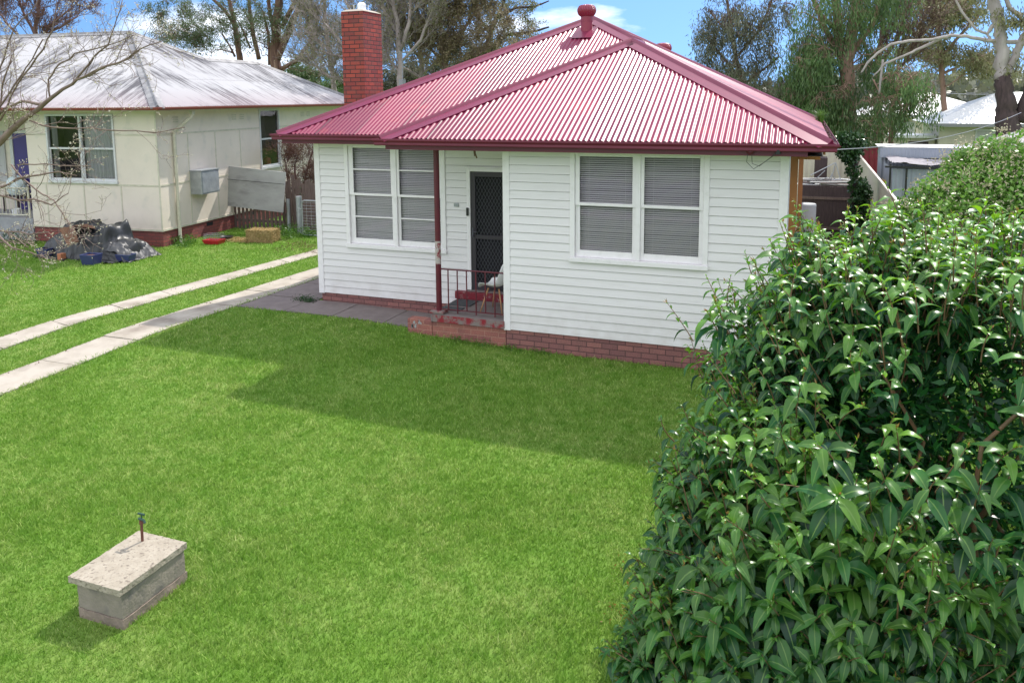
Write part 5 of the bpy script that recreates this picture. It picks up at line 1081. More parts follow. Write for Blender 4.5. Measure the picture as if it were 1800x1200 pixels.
# ------------------------------------------------------------------ foliage helpers
def unit(a): return a/np.maximum(np.linalg.norm(a, axis=-1, keepdims=True), 1e-9)
def leaf_quads(name, mat, P, D, L_, W_, parent, rng, rnd=None, extra=None):
    "one folded kite per leaf"
    n = len(P); R = rng.normal(0, 1, (n, 3)); S = unit(np.cross(D, R)); L_ = np.broadcast_to(L_, n)[:, None]; W_ = np.broadcast_to(W_, n)[:, None]
    m = P+D*L_*0.45
    V = np.stack([P, m-S*W_/2, P+D*L_, m+S*W_/2], 1).reshape(-1, 3)
    at_ = {'rnd': np.repeat(rng.uniform(0, 1, n) if rnd is None else rnd, 4)}
    if extra: at_.update({k: np.repeat(v, 4) for k, v in extra.items()})
    return np_mesh(name, V, np.arange(4*n).reshape(n, 4), mat, parent, attrs=at_)

def crooked(a, b, rng, n=6, w=0.12, sag=0.0):
    a, b = np.array(a), np.array(b); d = b-a; Ld = np.linalg.norm(d); t = np.linspace(0, 1, n)[:, None]
    j = rng.normal(0, 1, (n, 3))*w*Ld*np.sin(np.pi*t)*0.5
    p = a+d*t+j; p[:, 2] += (sag*Ld*np.sin(np.pi*t))[:, 0]
    return p

def tree(name, label, Y, trunks, blobs, leafm, barkm, leaf=(0.13, 0.035), per=170, cr=(0.35, 0.8), droop=0.6, seed=1, group='trees behind the houses', limb=0.045, dY=2.0, hang=0.0, ground=True, lift=None, cat='tree', leafjit=1.0, twr=0.012):
    rng = np.random.default_rng(seed); mb = MB(); nodes = []
    base = None
    for ti, tr in enumerate(trunks):
        pts = []; rad = []
        for i, q in enumerate(tr):
            px, py, w = q[:3]; P = at(px, py, Y+(q[3] if len(q) > 3 else 0)); dep = (P-CAM)@fw
            pts.append(P); rad.append(max(0.006, w/2*dep/F))
        if ti == 0 and ground:
            b0 = pts[0].copy(); b0[2] = -0.1; pts.insert(0, b0); rad.insert(0, rad[0]*1.25)
        # finer, slightly crooked polyline
        fp, fr = [], []
        for i in range(len(pts)-1):
            for t in np.linspace(0, 1, 5)[:-1]:
                fp.append(pts[i]*(1-t)+pts[i+1]*t+rng.normal(0, 1, 3)*rad[i]*(0.12 if 0 < t else 0)); fr.append((rad[i]*(1-t)+rad[i+1]*t)*(1+rng.normal()*0.03))
        fp.append(pts[-1]); fr.append(rad[-1])
        mb.tube(fp, fr, 9 if max(rad) > 0.08 else 6)
        if base is None: base = fp[0]
        for p, r in zip(fp, fr): nodes.append((p, r))
    root = empty(name, label, cat, (float(base[0]), float(base[1]), 0.0), 0, group)
    NP_ = np.array([n[0] for n in nodes]); LP, LD = [], []
    for bl in blobs:
        px, py, rx, rz, nc = bl[:5]; dy0 = bl[5] if len(bl) > 5 else 0; C = at(px, py, Y+dy0); dep = (C-CAM)@fw; sx_, sz_ = rx*dep/F, rz*dep/F
        for c in range(nc):
            v = rng.normal(0, 1, 3); v = v/np.linalg.norm(v)*rng.uniform(0.25, 1)**0.5
            cc = C+v*[sx_, min(dY, sx_*1.1+0.5), sz_]; 
            if cc[2] < 0.5: cc[2] = 0.5+rng.uniform(0, 0.4)
            r = rng.uniform(*cr)*(0.6 if name == 'shrub' else 1)
            d2 = np.linalg.norm(NP_-cc, axis=1)+np.maximum(0, NP_[:, 2]-cc[2]+0.3)*1.5; k = int(np.argmin(d2)); s = nodes[k]
            lp = crooked(s[0], cc, rng, 6, 0.16, 0.05); r0 = min(s[1]*0.6, limb*(0.4+0.35*np.linalg.norm(cc-s[0])))
            mb.tube(lp, list(np.linspace(r0, twr, 6)), 5, cap=False)
            for p in lp[2:-1]: nodes.append((p, r0*0.6))
            NP_ = np.array([n[0] for n in nodes])
            nt_ = rng.integers(4, 8)
            ends = cc+unit(rng.normal(0, 1, (nt_, 3))+[0, 0, 0.25-hang])*r*rng.uniform(0.7, 1.2, (nt_, 1))
            for e in ends:
                tw = crooked(cc, e, rng, 4, 0.2, 0.08); mb.tube(tw, [twr*0.8, twr*0.7, twr*0.5, twr*0.3], 3, cap=False)
            n = int(per*rng.uniform(0.6, 1.4)*(r/0.55)**2)
            e = ends[rng.integers(0, nt_, n)]; t = rng.uniform(0.25, 1.1, (n, 1)); p = cc*(1-t)+e*t+rng.normal(0, 1, (n, 3))*r*0.17*leafjit
            if hang: p[:, 2] -= rng.uniform(0, 1, n)**1.5*hang*r*1.6
            d = unit(rng.normal(0, 1, (n, 3))*[1, 1, 0.7]-[0, 0, droop*2]); LP.append(p); LD.append(d)
    mb.v = [(a-root.location.x, b-root.location.y, c) for a, b, c in mb.v]
    mb.build('trunk', barkm, root, smooth=True)
    if LP and per:
        P = np.concatenate(LP)-[root.location.x, root.location.y, 0]; D = np.concatenate(LD); n = len(P); sc_ = rng.uniform(0.6, 1.3, n)
        leaf_quads('crown', leafm, P, D, leaf[0]*sc_, leaf[1]*sc_, root, rng)
    return root

def twig_tree(name, label, Y, trunks, barkm, seed, levels=3, kids=(4, 6), ang=0.55, ratio=0.62, tipr=0.004, up=0.25, budm=None, bud=(0.03, 0.018), budn=3, group=None, leafm=None, leaf=(0.06, 0.03), leafn=0, ground=True, mainlen=None, minr=0.004, dense=1.0, cat='tree', side_from=0.15, sides=5, lenf=0.75):
    "leafless tree: main limbs given as photo polylines at depth Y, side twigs grown in 3-D"
    rng = np.random.default_rng(seed); mb = MB(); tips = []; rtot = []
    def grow(p, d, ln, r, lv):
        n = 5; pts = [p]; q = p; dd = d
        for i in range(n-1):
            dd = unit(dd+rng.normal(0, 1, 3)*0.16+np.array([0, 0, up*0.25])); q = q+dd*ln/(n-1); pts.append(q)
        rr = [r*(1-0.55*i/(n-1)) for i in range(n)]; mb.tube(pts, [max(minr, x) for x in rr], 3 if r < 0.012 else 5, cap=False)
        rtot.append((pts, r))
        if budm or leafn: tips.extend([(pts[k], unit(pts[k]-pts[k-1])) for k in range(2, n)])
        if lv > 0:
            nk = rng.integers(kids[0], kids[1]+1)
            for k in range(nk):
                i = rng.integers(1, n); t = unit(pts[i]-pts[i-1]); s = unit(np.cross(t, rng.normal(0, 1, 3)))
                a = ang*rng.uniform(0.6, 1.3); nd = unit(t*math.cos(a)+s*math.sin(a)+[0, 0, up*0.4])
                grow(pts[i], nd, ln*ratio*rng.uniform(0.7, 1.2), max(minr, rr[i]*0.6), lv-1)
    base = None
    for ti, tr in enumerate(trunks):
        pts, rad = [], []
        for q in tr:
            P = at(q[0], q[1], Y+(q[3] if len(q) > 3 else 0)); dep = (P-CAM)@fw; pts.append(P); rad.append(max(minr, q[2]*(0.8 if name == 'budding_tree' else 1)/2*dep/F))
        if ti == 0 and ground: b0 = pts[0].copy(); b0[2] = -0.1; pts.insert(0, b0); rad.insert(0, rad[0]*1.3)
        fp, fr = [], []
        for i in range(len(pts)-1):
            for t in np.linspace(0, 1, 4)[:-1]:
                Ls = np.linalg.norm(pts[i+1]-pts[i]); fp.append(pts[i]*(1-t)+pts[i+1]*t+rng.normal(0, 1, 3)*Ls*0.02*(t > 0)); fr.append(rad[i]*(1-t)+rad[i+1]*t)
        fp.append(pts[-1]); fr.append(rad[-1]); mb.tube(fp, fr, 8 if max(fr) > 0.03 else 5)
        if base is None: base = fp[0]
        tot = sum(np.linalg.norm(fp[i+1]-fp[i]) for i in range(len(fp)-1)); s0 = 1 if (ti > 0 or not ground) else int(len(fp)*0.35)
        ns = int(len(fp)*dense*sides/3)
        for _ in range(ns):
            i = rng.integers(max(1, s0), len(fp)); t = unit(fp[i]-fp[i-1]); s = unit(np.cross(t, rng.normal(0, 1, 3))); a = ang*rng.uniform(0.6, 1.4)
            grow(fp[i], unit(t*math.cos(a)+s*math.sin(a)+[0, 0, up]), (mainlen or tot*0.35)*lenf*rng.uniform(0.5, 1.2), min(fr[i]*0.55, (mainlen or 1)*0.012), levels-1)
    root = empty(name, label, cat, (float(base[0]), float(base[1]), 0.0), 0, group); o = np.array([base[0], base[1], 0])
    mb.v = [(a-o[0], b-o[1], c) for a, b, c in mb.v]; mb.build('branches', barkm, root, smooth=True)
    if budm and tips:
        P, D = [], []
        for p, d in tips:
            if rng.uniform() < 0.45:
                for _ in range(rng.integers(1, budn+1)): P.append(p+rng.normal(0, 1, 3)*0.006); D.append(unit(d+rng.normal(0, 1, 3)*0.8+[0, 0, 0.3]))
        P = np.array(P)-o; D = np.array(D); sc_ = rng.uniform(0.5, 1.3, len(P)); leaf_quads('buds', budm, P, D, bud[0]*sc_, bud[1]*sc_, root, rng)
    if leafn and tips:
        idx = rng.integers(0, len(tips), int(len(tips)*leafn)); P = np.array([tips[i][0] for i in idx])+rng.normal(0, 1, (len(idx), 3))*0.08-o; D = unit(rng.normal(0, 1, (len(idx), 3))-[0, 0, 0.5]); sc_ = rng.uniform(0.6, 1.3, len(P)); leaf_quads('crown', leafm, P, D, leaf[0]*sc_, leaf[1]*sc_, root, rng)
    return root

# ------------------------------------------------------------------ trees behind
GL = 'tall trees behind the two cottages'
tree('eucalypt_tree', 'tall gum tree with a thick reddish brown trunk standing over the neighbouring roof', 24,
     [[(488, 130, 19), (484, 80, 18), (487, 30, 15), (492, -20, 12), (500, -80, 8)], [(487, 105, 12), (505, 62, 13), (520, 25, 10), (540, -30, 7)], [(482, 60, 7), (474, 20, 7), (470, -40, 5)],
      [(492, 122, 7), (520, 108, 7), (545, 75, 6), (560, 30, 4)], [(474, 115, 6), (472, 60, 5), (462, 20, 4)], [(495, 50, 8), (510, 20, 8), (530, -20, 5)]],
     [(500, 10, 60, 35, 26), (560, 50, 40, 45, 24), (460, 50, 50, 40, 22), (520, -60, 90, 60, 30), (545, 110, 35, 30, 12)], M['euc'], M['bark'], seed=11, per=150, group=GL)
tree('eucalypt_tree', 'gum tree with two slender brown stems between the ridge and the thick brown trunk', 25,
     [[(422, 105, 11), (418, 75, 10), (412, 45, 9), (405, 10, 7), (395, -50, 5)], [(412, 45, 6), (395, 18, 6), (375, 0, 5), (350, -30, 3)], [(455, 105, 8), (447, 70, 8), (440, 30, 7), (436, -10, 5), (430, -60, 4)], [(440, 85, 4), (430, 60, 3), (420, 40, 3)], [(413, 100, 4), (402, 78, 3), (390, 60, 3)]],
     [(400, 20, 60, 30, 26), (385, 68, 50, 26, 26), (305, 22, 42, 24, 26), (335, 62, 50, 24, 34), (290, 55, 22, 16, 8), (430, 50, 30, 35, 9), (400, -60, 120, 40, 30)], M['euc'], M['bark'], seed=12, per=150, group=GL)
twig_tree('bare_tree', 'bare pale twiggy tree directly behind the brick chimney', 19, [[(640, 200, 10), (650, 120, 9), (665, 40, 7), (670, -30, 4)], [(645, 150, 5), (610, 90, 4), (570, 40, 3)], [(648, 130, 5), (600, 100, 4), (556, 88, 3)], [(655, 100, 5), (680, 50, 4), (690, 0, 3)], [(640, 170, 4), (600, 140, 3), (565, 130, 3)], [(650, 110, 4), (630, 40, 4), (600, -10, 3)]],
     M['greytwig'], 21, levels=4, kids=(3, 5), mainlen=1.6, leafm=M['olive'], leafn=0.35, leaf=(0.09, 0.04), group=GL, minr=0.006, dense=0.9)
tree('broadleaf_tree', 'low dark green tree mass between the neighbouring roof and the chimney', 30, [[(560, 190, 10), (560, 150, 8), (562, 120, 6)]], [(560, 150, 60, 25, 30), (600, 165, 40, 20, 16), (540, 130, 40, 20, 12)], M['eucdark'], M['bark'], seed=13, per=230, leaf=(0.16, 0.06), droop=0.2, group=GL)
twig_tree('bare_tree', 'tall grey twiggy tree just right of the chimney', 17.5, [[(700, 170, 13), (705, 120, 11), (700, 60, 9), (690, 0, 7), (685, -60, 5)], [(703, 90, 8), (720, 40, 7), (724, -20, 5)], [(700, 60, 5), (675, 20, 5), (668, -30, 4)], [(704, 110, 5), (740, 70, 5), (760, 20, 4)], [(705, 130, 4), (680, 100, 4), (672, 60, 3)], [(722, 30, 4), (750, -10, 4), (770, -50, 3)]],
     M['greytwig'], 22, levels=4, kids=(3, 5), mainlen=1.7, leafm=M['olive'], leafn=0.5, leaf=(0.08, 0.04), group=GL, minr=0.006)
twig_tree('autumn_tree', 'rusty leaved thin tree in the middle behind the roof hip', 20, [[(790, 170, 12), (785, 120, 10), (778, 70, 8), (770, 20, 7), (765, -40, 5)], [(782, 100, 7), (810, 60, 6), (835, 20, 5), (850, -30, 4)], [(785, 120, 5), (760, 90, 4), (735, 70, 4)], [(786, 130, 6), (830, 100, 5), (870, 80, 4)], [(780, 70, 4), (800, 20, 4), (810, -30, 3)], [(778, 60, 4), (750, 20, 4), (735, -10, 3)]],
     M['pinktwig'], 23, levels=4, kids=(3, 5), mainlen=1.9, leafm=M['brownleaf'], leafn=1.9, leaf=(0.10, 0.05), group=GL, minr=0.007)
tree('oak_tree', 'dark limbed spreading olive green tree behind the upper roof hip', 24,
     [[(855, 150, 12), (858, 110, 11), (855, 80, 9), (870, 40, 8), (885, 5, 6), (895, -40, 5)], [(856, 95, 8), (890, 62, 7), (930, 58, 5), (965, 48, 3)], [(862, 60, 6), (840, 30, 5), (825, -10, 4)], [(872, 35, 6), (905, 15, 5), (940, 12, 4), (965, 2, 2)], [(858, 100, 5), (885, 85, 4), (920, 80, 3)]],
     [(905, 50, 45, 22, 16), (930, 75, 35, 14, 8), (870, 30, 45, 30, 16), (845, 85, 40, 28, 16), (905, 5, 40, 18, 9), (880, -60, 70, 40, 18)], M['olive'], M['darkbark'], seed=14, per=170, leaf=(0.10, 0.05), droop=0.1, group=GL, cr=(0.3, 0.6))
tree('broadleaf_tree', 'green leafy tree filling the gap low behind the left roof hip', 26, [[(760, 190, 10), (762, 140, 8), (765, 110, 6)]], [(750, 140, 70, 28, 36), (820, 110, 50, 28, 22), (700, 150, 50, 26, 22)], M['eucgrey'], M['bark'], seed=15, per=200, leaf=(0.15, 0.06), droop=0.2, group=GL)
twig_tree('autumn_tree', 'pale rusty twigged tree between the chimney and the tall grey twiggy tree', 21, [[(745, 175, 11), (742, 120, 9), (735, 60, 7), (732, 0, 6), (730, -50, 4)], [(742, 110, 6), (715, 70, 5), (700, 20, 4)], [(740, 90, 6), (765, 50, 5), (780, 0, 4)], [(743, 130, 5), (775, 100, 4), (800, 90, 3)], [(744, 140, 5), (710, 120, 4), (685, 115, 3)]],
     M['greytwig'], 27, levels=4, kids=(3, 5), mainlen=2.0, leafm=M['brownleaf'], leafn=0.7, leaf=(0.09, 0.045), group=GL, minr=0.007)
twig_tree('bare_tree', 'bare grey tree standing left of the brick chimney in front of the gums', 21, [[(590, 180, 10), (585, 130, 8), (575, 70, 7), (570, 10, 5), (568, -40, 4)], [(584, 120, 5), (610, 80, 4), (625, 30, 3)], [(580, 90, 5), (550, 60, 4), (535, 30, 3)], [(586, 140, 4), (560, 120, 4), (540, 112, 3)]],
     M['greytwig'], 28, levels=4, kids=(3, 5), mainlen=1.7, leafm=M['olive'], leafn=0.5, leaf=(0.09, 0.04), group=GL, minr=0.007)
# right hand group
tree('weeping_eucalypt', 'sparse hanging grey green gum tree right of the roof peak against the sky', 24,
     [[(1310, 190, 12), (1300, 130, 9), (1290, 80, 7), (1280, 20, 5), (1275, -40, 4)], [(1302, 140, 6), (1270, 100, 5), (1245, 70, 3)], [(1295, 100, 5), (1330, 60, 5), (1350, 20, 4), (1365, -30, 3)], [(1305, 150, 5), (1345, 120, 4), (1370, 100, 3)], [(1290, 60, 4), (1262, 40, 3), (1248, 20, 3)]],
     [(1280, 30, 42, 30, 24), (1245, 65, 28, 22, 12), (1330, 60, 45, 38, 20), (1300, 120, 55, 22, 22), (1365, 10, 30, 30, 10), (1290, -50, 60, 30, 16), (1360, 150, 40, 28, 16), (1240, 100, 20, 12, 5)], M['eucgrey'], M['bark'], seed=31, per=150, leaf=(0.17, 0.035), droop=1.1, hang=0.6, group=GL)
tree('weeping_eucalypt', 'dense weeping gum tree with tan trunks and dark green hanging foliage', 22,
     [[(1492, 200, 26), (1488, 120, 24), (1497, 60, 20), (1508, 0, 17), (1515, -60, 12)], [(1488, 150, 18), (1478, 90, 17), (1472, 30, 15), (1465, -40, 10)], [(1480, 110, 12), (1450, 50, 10), (1430, 0, 8), (1425, -50, 6)], [(1494, 100, 10), (1535, 40, 9), (1550, -20, 7)], [(1488, 150, 7), (1440, 130, 6), (1410, 110, 4)], [(1478, 60, 8), (1436, 20, 7)]],
     [(1430, 95, 40, 45, 52), (1455, 160, 50, 28, 46), (1405, 140, 28, 36, 20), (1500, 20, 30, 22, 10), (1520, -40, 90, 40, 30), (1440, 20, 40, 30, 14), (1470, 200, 60, 20, 18), (1540, 100, 30, 40, 8)], M['eucdark'], M['tanbark'], seed=32, per=150, leaf=(0.20, 0.035), droop=1.6, hang=1.3, group=GL, dY=2.2)
tree('weeping_eucalypt', 'smaller weeping gum with thin trunk behind the grey shed', 20,
     [[(1566, 255, 9), (1567, 215, 8), (1572, 170, 6), (1580, 130, 4)], [(1567, 240, 5), (1590, 215, 4), (1610, 185, 3)], [(1570, 190, 4), (1545, 160, 3), (1535, 140, 3)]],
     [(1590, 130, 40, 26, 26), (1560, 185, 40, 26, 24), (1615, 170, 30, 25, 16), (1530, 220, 30, 18, 10), (1500, 245, 34, 12, 10)], M['eucdark'], M['tanbark'], seed=33, per=130, leaf=(0.17, 0.035), droop=1.5, hang=0.9, group=GL, cr=(0.3, 0.6))
twig_tree('bare_tree', 'reddish brown fine twigged tree behind the weeping gums', 27, [[(1545, 220, 14), (1540, 150, 12), (1545, 90, 9), (1555, 20, 7), (1560, -40, 5)], [(1542, 140, 7), (1520, 80, 6), (1510, 20, 4)], [(1545, 120, 7), (1580, 60, 6), (1600, 0, 4)], [(1548, 160, 6), (1590, 110, 5), (1620, 60, 4)]],
     M['plumtwig'], 34, levels=4, kids=(3, 5), mainlen=2.3, leafm=M['brownleaf'], leafn=0.5, leaf=(0.12, 0.05), group=GL, minr=0.009)
tree('eucalypt_tree', 'yellowish gum foliage left of the pale forked trunk', 34,
     [[(1660, 190, 10), (1655, 120, 9), (1650, 60, 8), (1640, 0, 6)], [(1655, 100, 6), (1690, 60, 5), (1720, 30, 4)], [(1652, 80, 5), (1620, 50, 4), (1600, 20, 3)], [(1656, 130, 5), (1700, 110, 4), (1730, 100, 3)]],
     [(1640, 25, 60, 28, 26), (1700, 10, 40, 22, 12), (1620, 90, 45, 22, 16), (1690, 110, 60, 22, 26), (1650, -30, 90, 30, 20), (1740, 115, 40, 20, 12)], M['olive'], M['tanbark'], seed=35, per=110, leaf=(0.20, 0.06), droop=0.8, group=GL, cr=(0.5, 1.0))
GT2 = tree('gum_tree', 'big forked gum with rough dark base and smooth pale upper limbs at the right edge', 19,
     [[(1775, 230, 42), (1770, 200, 34), (1765, 165, 30), (1760, 135, 27)], [(1795, 215, 26), (1812, 165, 24), (1822, 110, 20), (1835, 40, 16), (1850, -60, 12)]],
     [(1790, 20, 40, 30, 8), (1730, -40, 80, 30, 14), (1800, 120, 20, 16, 4)], M['olive'], M['darkbark'], seed=36, per=120, leaf=(0.15, 0.04), droop=0.9, group=GL)
up_ = MB()
def pl_(pts, Y=19.0): 
    P = [at(q[0], q[1], Y+(q[3] if len(q) > 3 else 0)) for q in pts]; R_ = [q[2]/2*((p-CAM)@fw)/F for q, p in zip(pts, P)]
    fp, fr = [], []
    rg = np.random.default_rng(len(pts)*7+int(pts[0][0]))
    for i in range(len(P)-1):
        for t in np.linspace(0, 1, 6)[:-1]: fp.append(P[i]*(1-t)+P[i+1]*t+rg.normal(0, 1, 3)*R_[i]*0.15*(t > 0)-np.array([GT2.location.x, GT2.location.y, 0])); fr.append((R_[i]*(1-t)+R_[i+1]*t)*(1+0.05*rg.normal()))
    fp.append(P[-1]-np.array([GT2.location.x, GT2.location.y, 0])); fr.append(R_[-1]); up_.tube(fp, fr, 12)
pl_([(1759, 140, 24), (1762, 100, 21), (1758, 50, 19), (1746, 0, 20), (1738, -60, 16)]); pl_([(1766, 145, 12), (1782, 105, 13), (1796, 72, 13), (1815, 40, 10)])
pl_([(1808, 80, 10), (1790, 74, 8), (1740, 72, 7), (1700, 64, 6), (1670, 63, 5.5), (1640, 70, 5), (1600, 72, 5), (1566, 78, 5), (1540, 96, 4.5), (1524, 112, 4), (1514, 128, 3)])
pl_([(1660, 66, 5, .2), (1625, 82, 5, .1), (1590, 98, 4, 0), (1556, 112, 4, 0), (1535, 135, 2, 0)]); pl_([(1760, 30, 9), (1735, 60, 5), (1715, 52, 4), (1690, 20, 4), (1670, -20, 3)]); pl_([(1797, 30, 9), (1775, 15, 8), (1760, -20, 7)]); pl_([(1552, 105, 4), (1548, 140, 4), (1545, 165, 3)]); pl_([(1735, 60, 4), (1752, 85, 3), (1756, 95, 2)])
up_.build('pale_limbs', M['whitebark'], GT2, smooth=True)

twig_tree('bare_tree', 'bare plum coloured twiggy tree beyond the neighbouring roof ridge', 14, [[(60, 90, 9), (62, 50, 7), (68, 10, 5), (70, -30, 4)], [(61, 60, 5), (40, 20, 4), (30, -20, 3)], [(60, 80, 5), (95, 40, 4), (125, 15, 3)], [(60, 90, 5), (20, 50, 4), (-5, 20, 3)], [(61, 70, 4), (90, 55, 4), (135, 30, 3)]],
     M['plumtwig'], 41, levels=4, kids=(3, 5), mainlen=1.6, group=GL, minr=0.007, leafm=M['reddish'], leafn=0.35, leaf=(0.07, 0.03))
twig_tree('bare_shrub', 'bare reddish shrub behind the paling fence beside the cottage', 9.3, [[(520, 395, 6), (522, 340, 5), (518, 290, 3)], [(521, 360, 4), (540, 300, 3), (550, 265, 2)], [(521, 370, 4), (505, 310, 3), (500, 280, 2)], [(525, 380, 4), (545, 340, 3), (556, 310, 2)]],
     M['plumtwig'], 42, levels=4, kids=(3, 5), mainlen=0.75, group=None, minr=0.003, leafm=M['reddish'], leafn=1.6, leaf=(0.035, 0.018), cat='shrub')
tree('leafy_shrub', 'mixed green and red leafed shrub growing behind the wire gate', 8.4, [[(545, 400, 5), (546, 370, 4), (548, 350, 3)]], [(545, 370, 20, 24, 22), (552, 340, 12, 16, 8), (540, 400, 24, 10, 10)], M['ivy'], M['plumtwig'], seed=43, per=120, leaf=(0.05, 0.028), cr=(0.14, 0.26), droop=0.2, group=None, cat='shrub', dY=0.5, limb=0.01, twr=0.003)

# budding branches at the left edge: one tree standing on the verge just outside the frame
bt = twig_tree('budding_tree', 'bare spring tree with pale buds reaching in from the left edge', -3.6,
     [[(-160, 420, 46), (-120, 360, 34), (-60, 300, 22), (0, 250, 15), (45, 208, 12), (75, 185, 10), (100, 165, 8), (135, 140, 6), (175, 122, 5), (215, 108, 4), (250, 85, 3), (285, 73, 2)],
      [(75, 185, 8), (38, 178, 6), (10, 190, 5), (-40, 230, 5)], [(52, 212, 4), (75, 221, 4), (130, 226, 3), (220, 230, 3), (275, 233, 2.5), (325, 224, 2)], [(135, 138, 5), (165, 100, 4), (190, 80, 3.5), (200, 50, 2.5), (215, 0, 2)],
      [(88, 172, 4), (85, 140, 4), (105, 112, 3.5), (150, 90, 3), (195, 78, 2.5), (235, 62, 2)], [(0, 212, 5), (30, 150, 4), (65, 100, 4), (92, 55, 3), (100, 10, 2)], [(-10, 200, 5), (25, 150, 4), (45, 120, 3), (75, 70, 3)], [(-40, 260, 5), (-5, 130, 4), (25, 50, 3), (65, 5, 2)],
      [(-60, 300, 8), (0, 330, 6), (50, 310, 5), (105, 302, 3), (135, 309, 2)], [(20, 290, 4), (42, 316, 4), (75, 342, 3.5), (95, 352, 3), (115, 385, 3), (128, 400, 2)], [(-60, 330, 6), (-10, 342, 5), (60, 350, 4), (90, 360, 3), (120, 340, 2)],
      [(-80, 360, 7), (-20, 400, 5), (20, 435, 4), (40, 440, 3), (75, 450, 3)], [(-60, 370, 5), (0, 405, 4), (50, 412, 3), (85, 408, 2)], [(5, 405, 3), (25, 415, 3), (50, 435, 2)], [(30, 290, 3), (80, 288, 2.5), (160, 292, 2)], [(-60, 250, 6), (-5, 215, 5), (4, 150, 4), (20, 100, 3)], [(135, 140, 4), (180, 118, 3.5), (225, 105, 3), (245, 90, 2)]],
     M['pinktwig'], 51, levels=3, kids=(2, 4), ang=0.8, mainlen=0.55, budm=M['bud'], bud=(0.024, 0.013), budn=3, minr=0.0021, up=0.1, dense=0.36, cat='tree', lenf=0.8)

# ------------------------------------------------------------------ climbing plants, ivy, weeds
def leaf_mass(name, label, cat, segs, n, leafm, leaf, seed, stemm=None, droop=0.3, seedm=None, seedn=0, group=None):
    "leaves through balls strung along (centre, radius) lists; stems join the centres"
    rng = np.random.default_rng(seed); C = np.array([s[0] for s in segs]); R = np.array([s[1] for s in segs]); w = R**2; w = w/w.sum()
    o = np.array([C[0][0], C[0][1], 0]); root = empty(name, label, cat, tuple(o), 0, group); mb = MB()
    for i in range(len(segs)-1 if name == 'ivy' else 0): mb.tube(crooked(C[i]-o, C[i+1]-o, rng, 5, 0.2), 0.02, 5, cap=False)
    for i in range(len(segs)):
        g = C[i]-o; b0 = np.array([g[0]*0.9, g[1], 0]); 
        if name != 'ivy': mb.tube(crooked(b0, g, rng, 6, 0.15), [0.025, 0.02, 0.018, 0.015, 0.012, 0.008], 5, cap=False)
        for _ in range(8): e = g+unit(rng.normal(0, 1, 3))*R[i]*rng.uniform(0.7, 1.1); mb.tube(crooked(g, e, rng, 4, 0.25), [0.009, 0.007, 0.005, 0.003], 3, cap=False)
    mb.build('stems', stemm or M['oldwood'], root, smooth=True)
    k = rng.choice(len(segs), n, p=w); v = unit(rng.normal(0, 1, (n, 3))); rad = R[k]*(1-0.45*rng.uniform(0, 1, n)**1.3)*(1+0.22*np.sin(v[:, 0]*9+k)*np.sin(v[:, 2]*8+k*2))
    P = C[k]+v*rad[:, None]-o; P[:, 2] = np.maximum(P[:, 2], 0.03); D = unit(v*0.5+rng.normal(0, 1, (n, 3))*0.7-[0, 0, droop]); s = rng.uniform(0.6, 1.3, n)
    leaf_quads('foliage', leafm, P, D, leaf[0]*s, leaf[1]*s, root, rng)
    if seedn:
        k = rng.choice(len(segs), seedn//6, p=w); v = unit(rng.normal(0, 1, (len(k), 3))+[0, -0.3, 0.5]); c = C[k]+v*(R[k]*rng.uniform(0.9, 1.25, len(k)))[:, None]-o
        P = np.repeat(c, 6, 0)+rng.normal(0, 1, (len(c)*6, 3))*0.045; D = unit(rng.normal(0, 1, P.shape)+[0, 0, 0.6]); leaf_quads('seed_heads', seedm, P, D, 0.045, 0.02, root, rng)
    return root
yv = 9.6; iv = [(at(1505, 250, yv), 0.22), (at(1490, 248, yv), 0.26), (at(1482, 255, yv), 0.20), (at(1495, 275, yv), 0.20), (at(1500, 300, yv), 0.17), (at(1508, 325, yv), 0.22), (at(1512, 350, yv), 0.24), (at(1508, 375, yv), 0.24), (at(1505, 400, yv), 0.24), (at(1515, 335, yv), 0.22), (at(1500, 262, yv), 0.22), (at(1480, 268, yv-.2), 0.14)]
leaf_mass('ivy', 'dark ivy climbing a post before the dark paling fence', 'ivy', [(tuple(p), r) for p, r in iv], 5200, M['ivy'], (0.075, 0.06), 61, droop=0.8)
pp = at(1503, 300, yv); pm = MB(); pm.tube([(pp[0], yv, 0), (pp[0], yv, 2.6)], 0.05, 8); tag(pm.build('ivy_post', M['darkpale']), 'timber post hidden inside the climbing ivy', 'post')
rg = np.random.default_rng(5)
cl = []
for (px, py, Y, r) in ((1620, 420, 1.2, .50), (1580, 400, 1.4, .34), (1650, 350, 1.2, .45), (1680, 320, 1.6, .42), (1700, 290, 2.0, .45), (1730, 280, 2.0, .48), (1760, 280, 1.6, .45), (1790, 260, 1.6, .42), (1735, 330, 1.2, .5), (1780, 340, 1.2, .55), (1700, 370, 1.0, .5), (1640, 400, 1.0, .45), (1750, 400, 1.0, .6), (1830, 300, 1.6, .6), (1850, 380, 1.2, .7), (1600, 450, 1.0, .5), (1680, 440, .8, .6), (1740, 250, 2.2, .28), (1695, 268, 2.0, .25), (1585, 350, 1.4, .3), (1615, 330, 1.5, .3), (1560, 378, 1.4, .25), (1640, 305, 1.5, .28)): cl.append((tuple(at(px, py+(22 if px > 1670 else 38), Y)), r))
leaf_mass('climbing_shrub', 'pale green climbing shrub with dry seed heads behind the large glossy shrub', 'shrub', cl, 26000, M['climber'], (0.075, 0.045), 62, droop=0.3, seedm=M['seed'], seedn=6000)

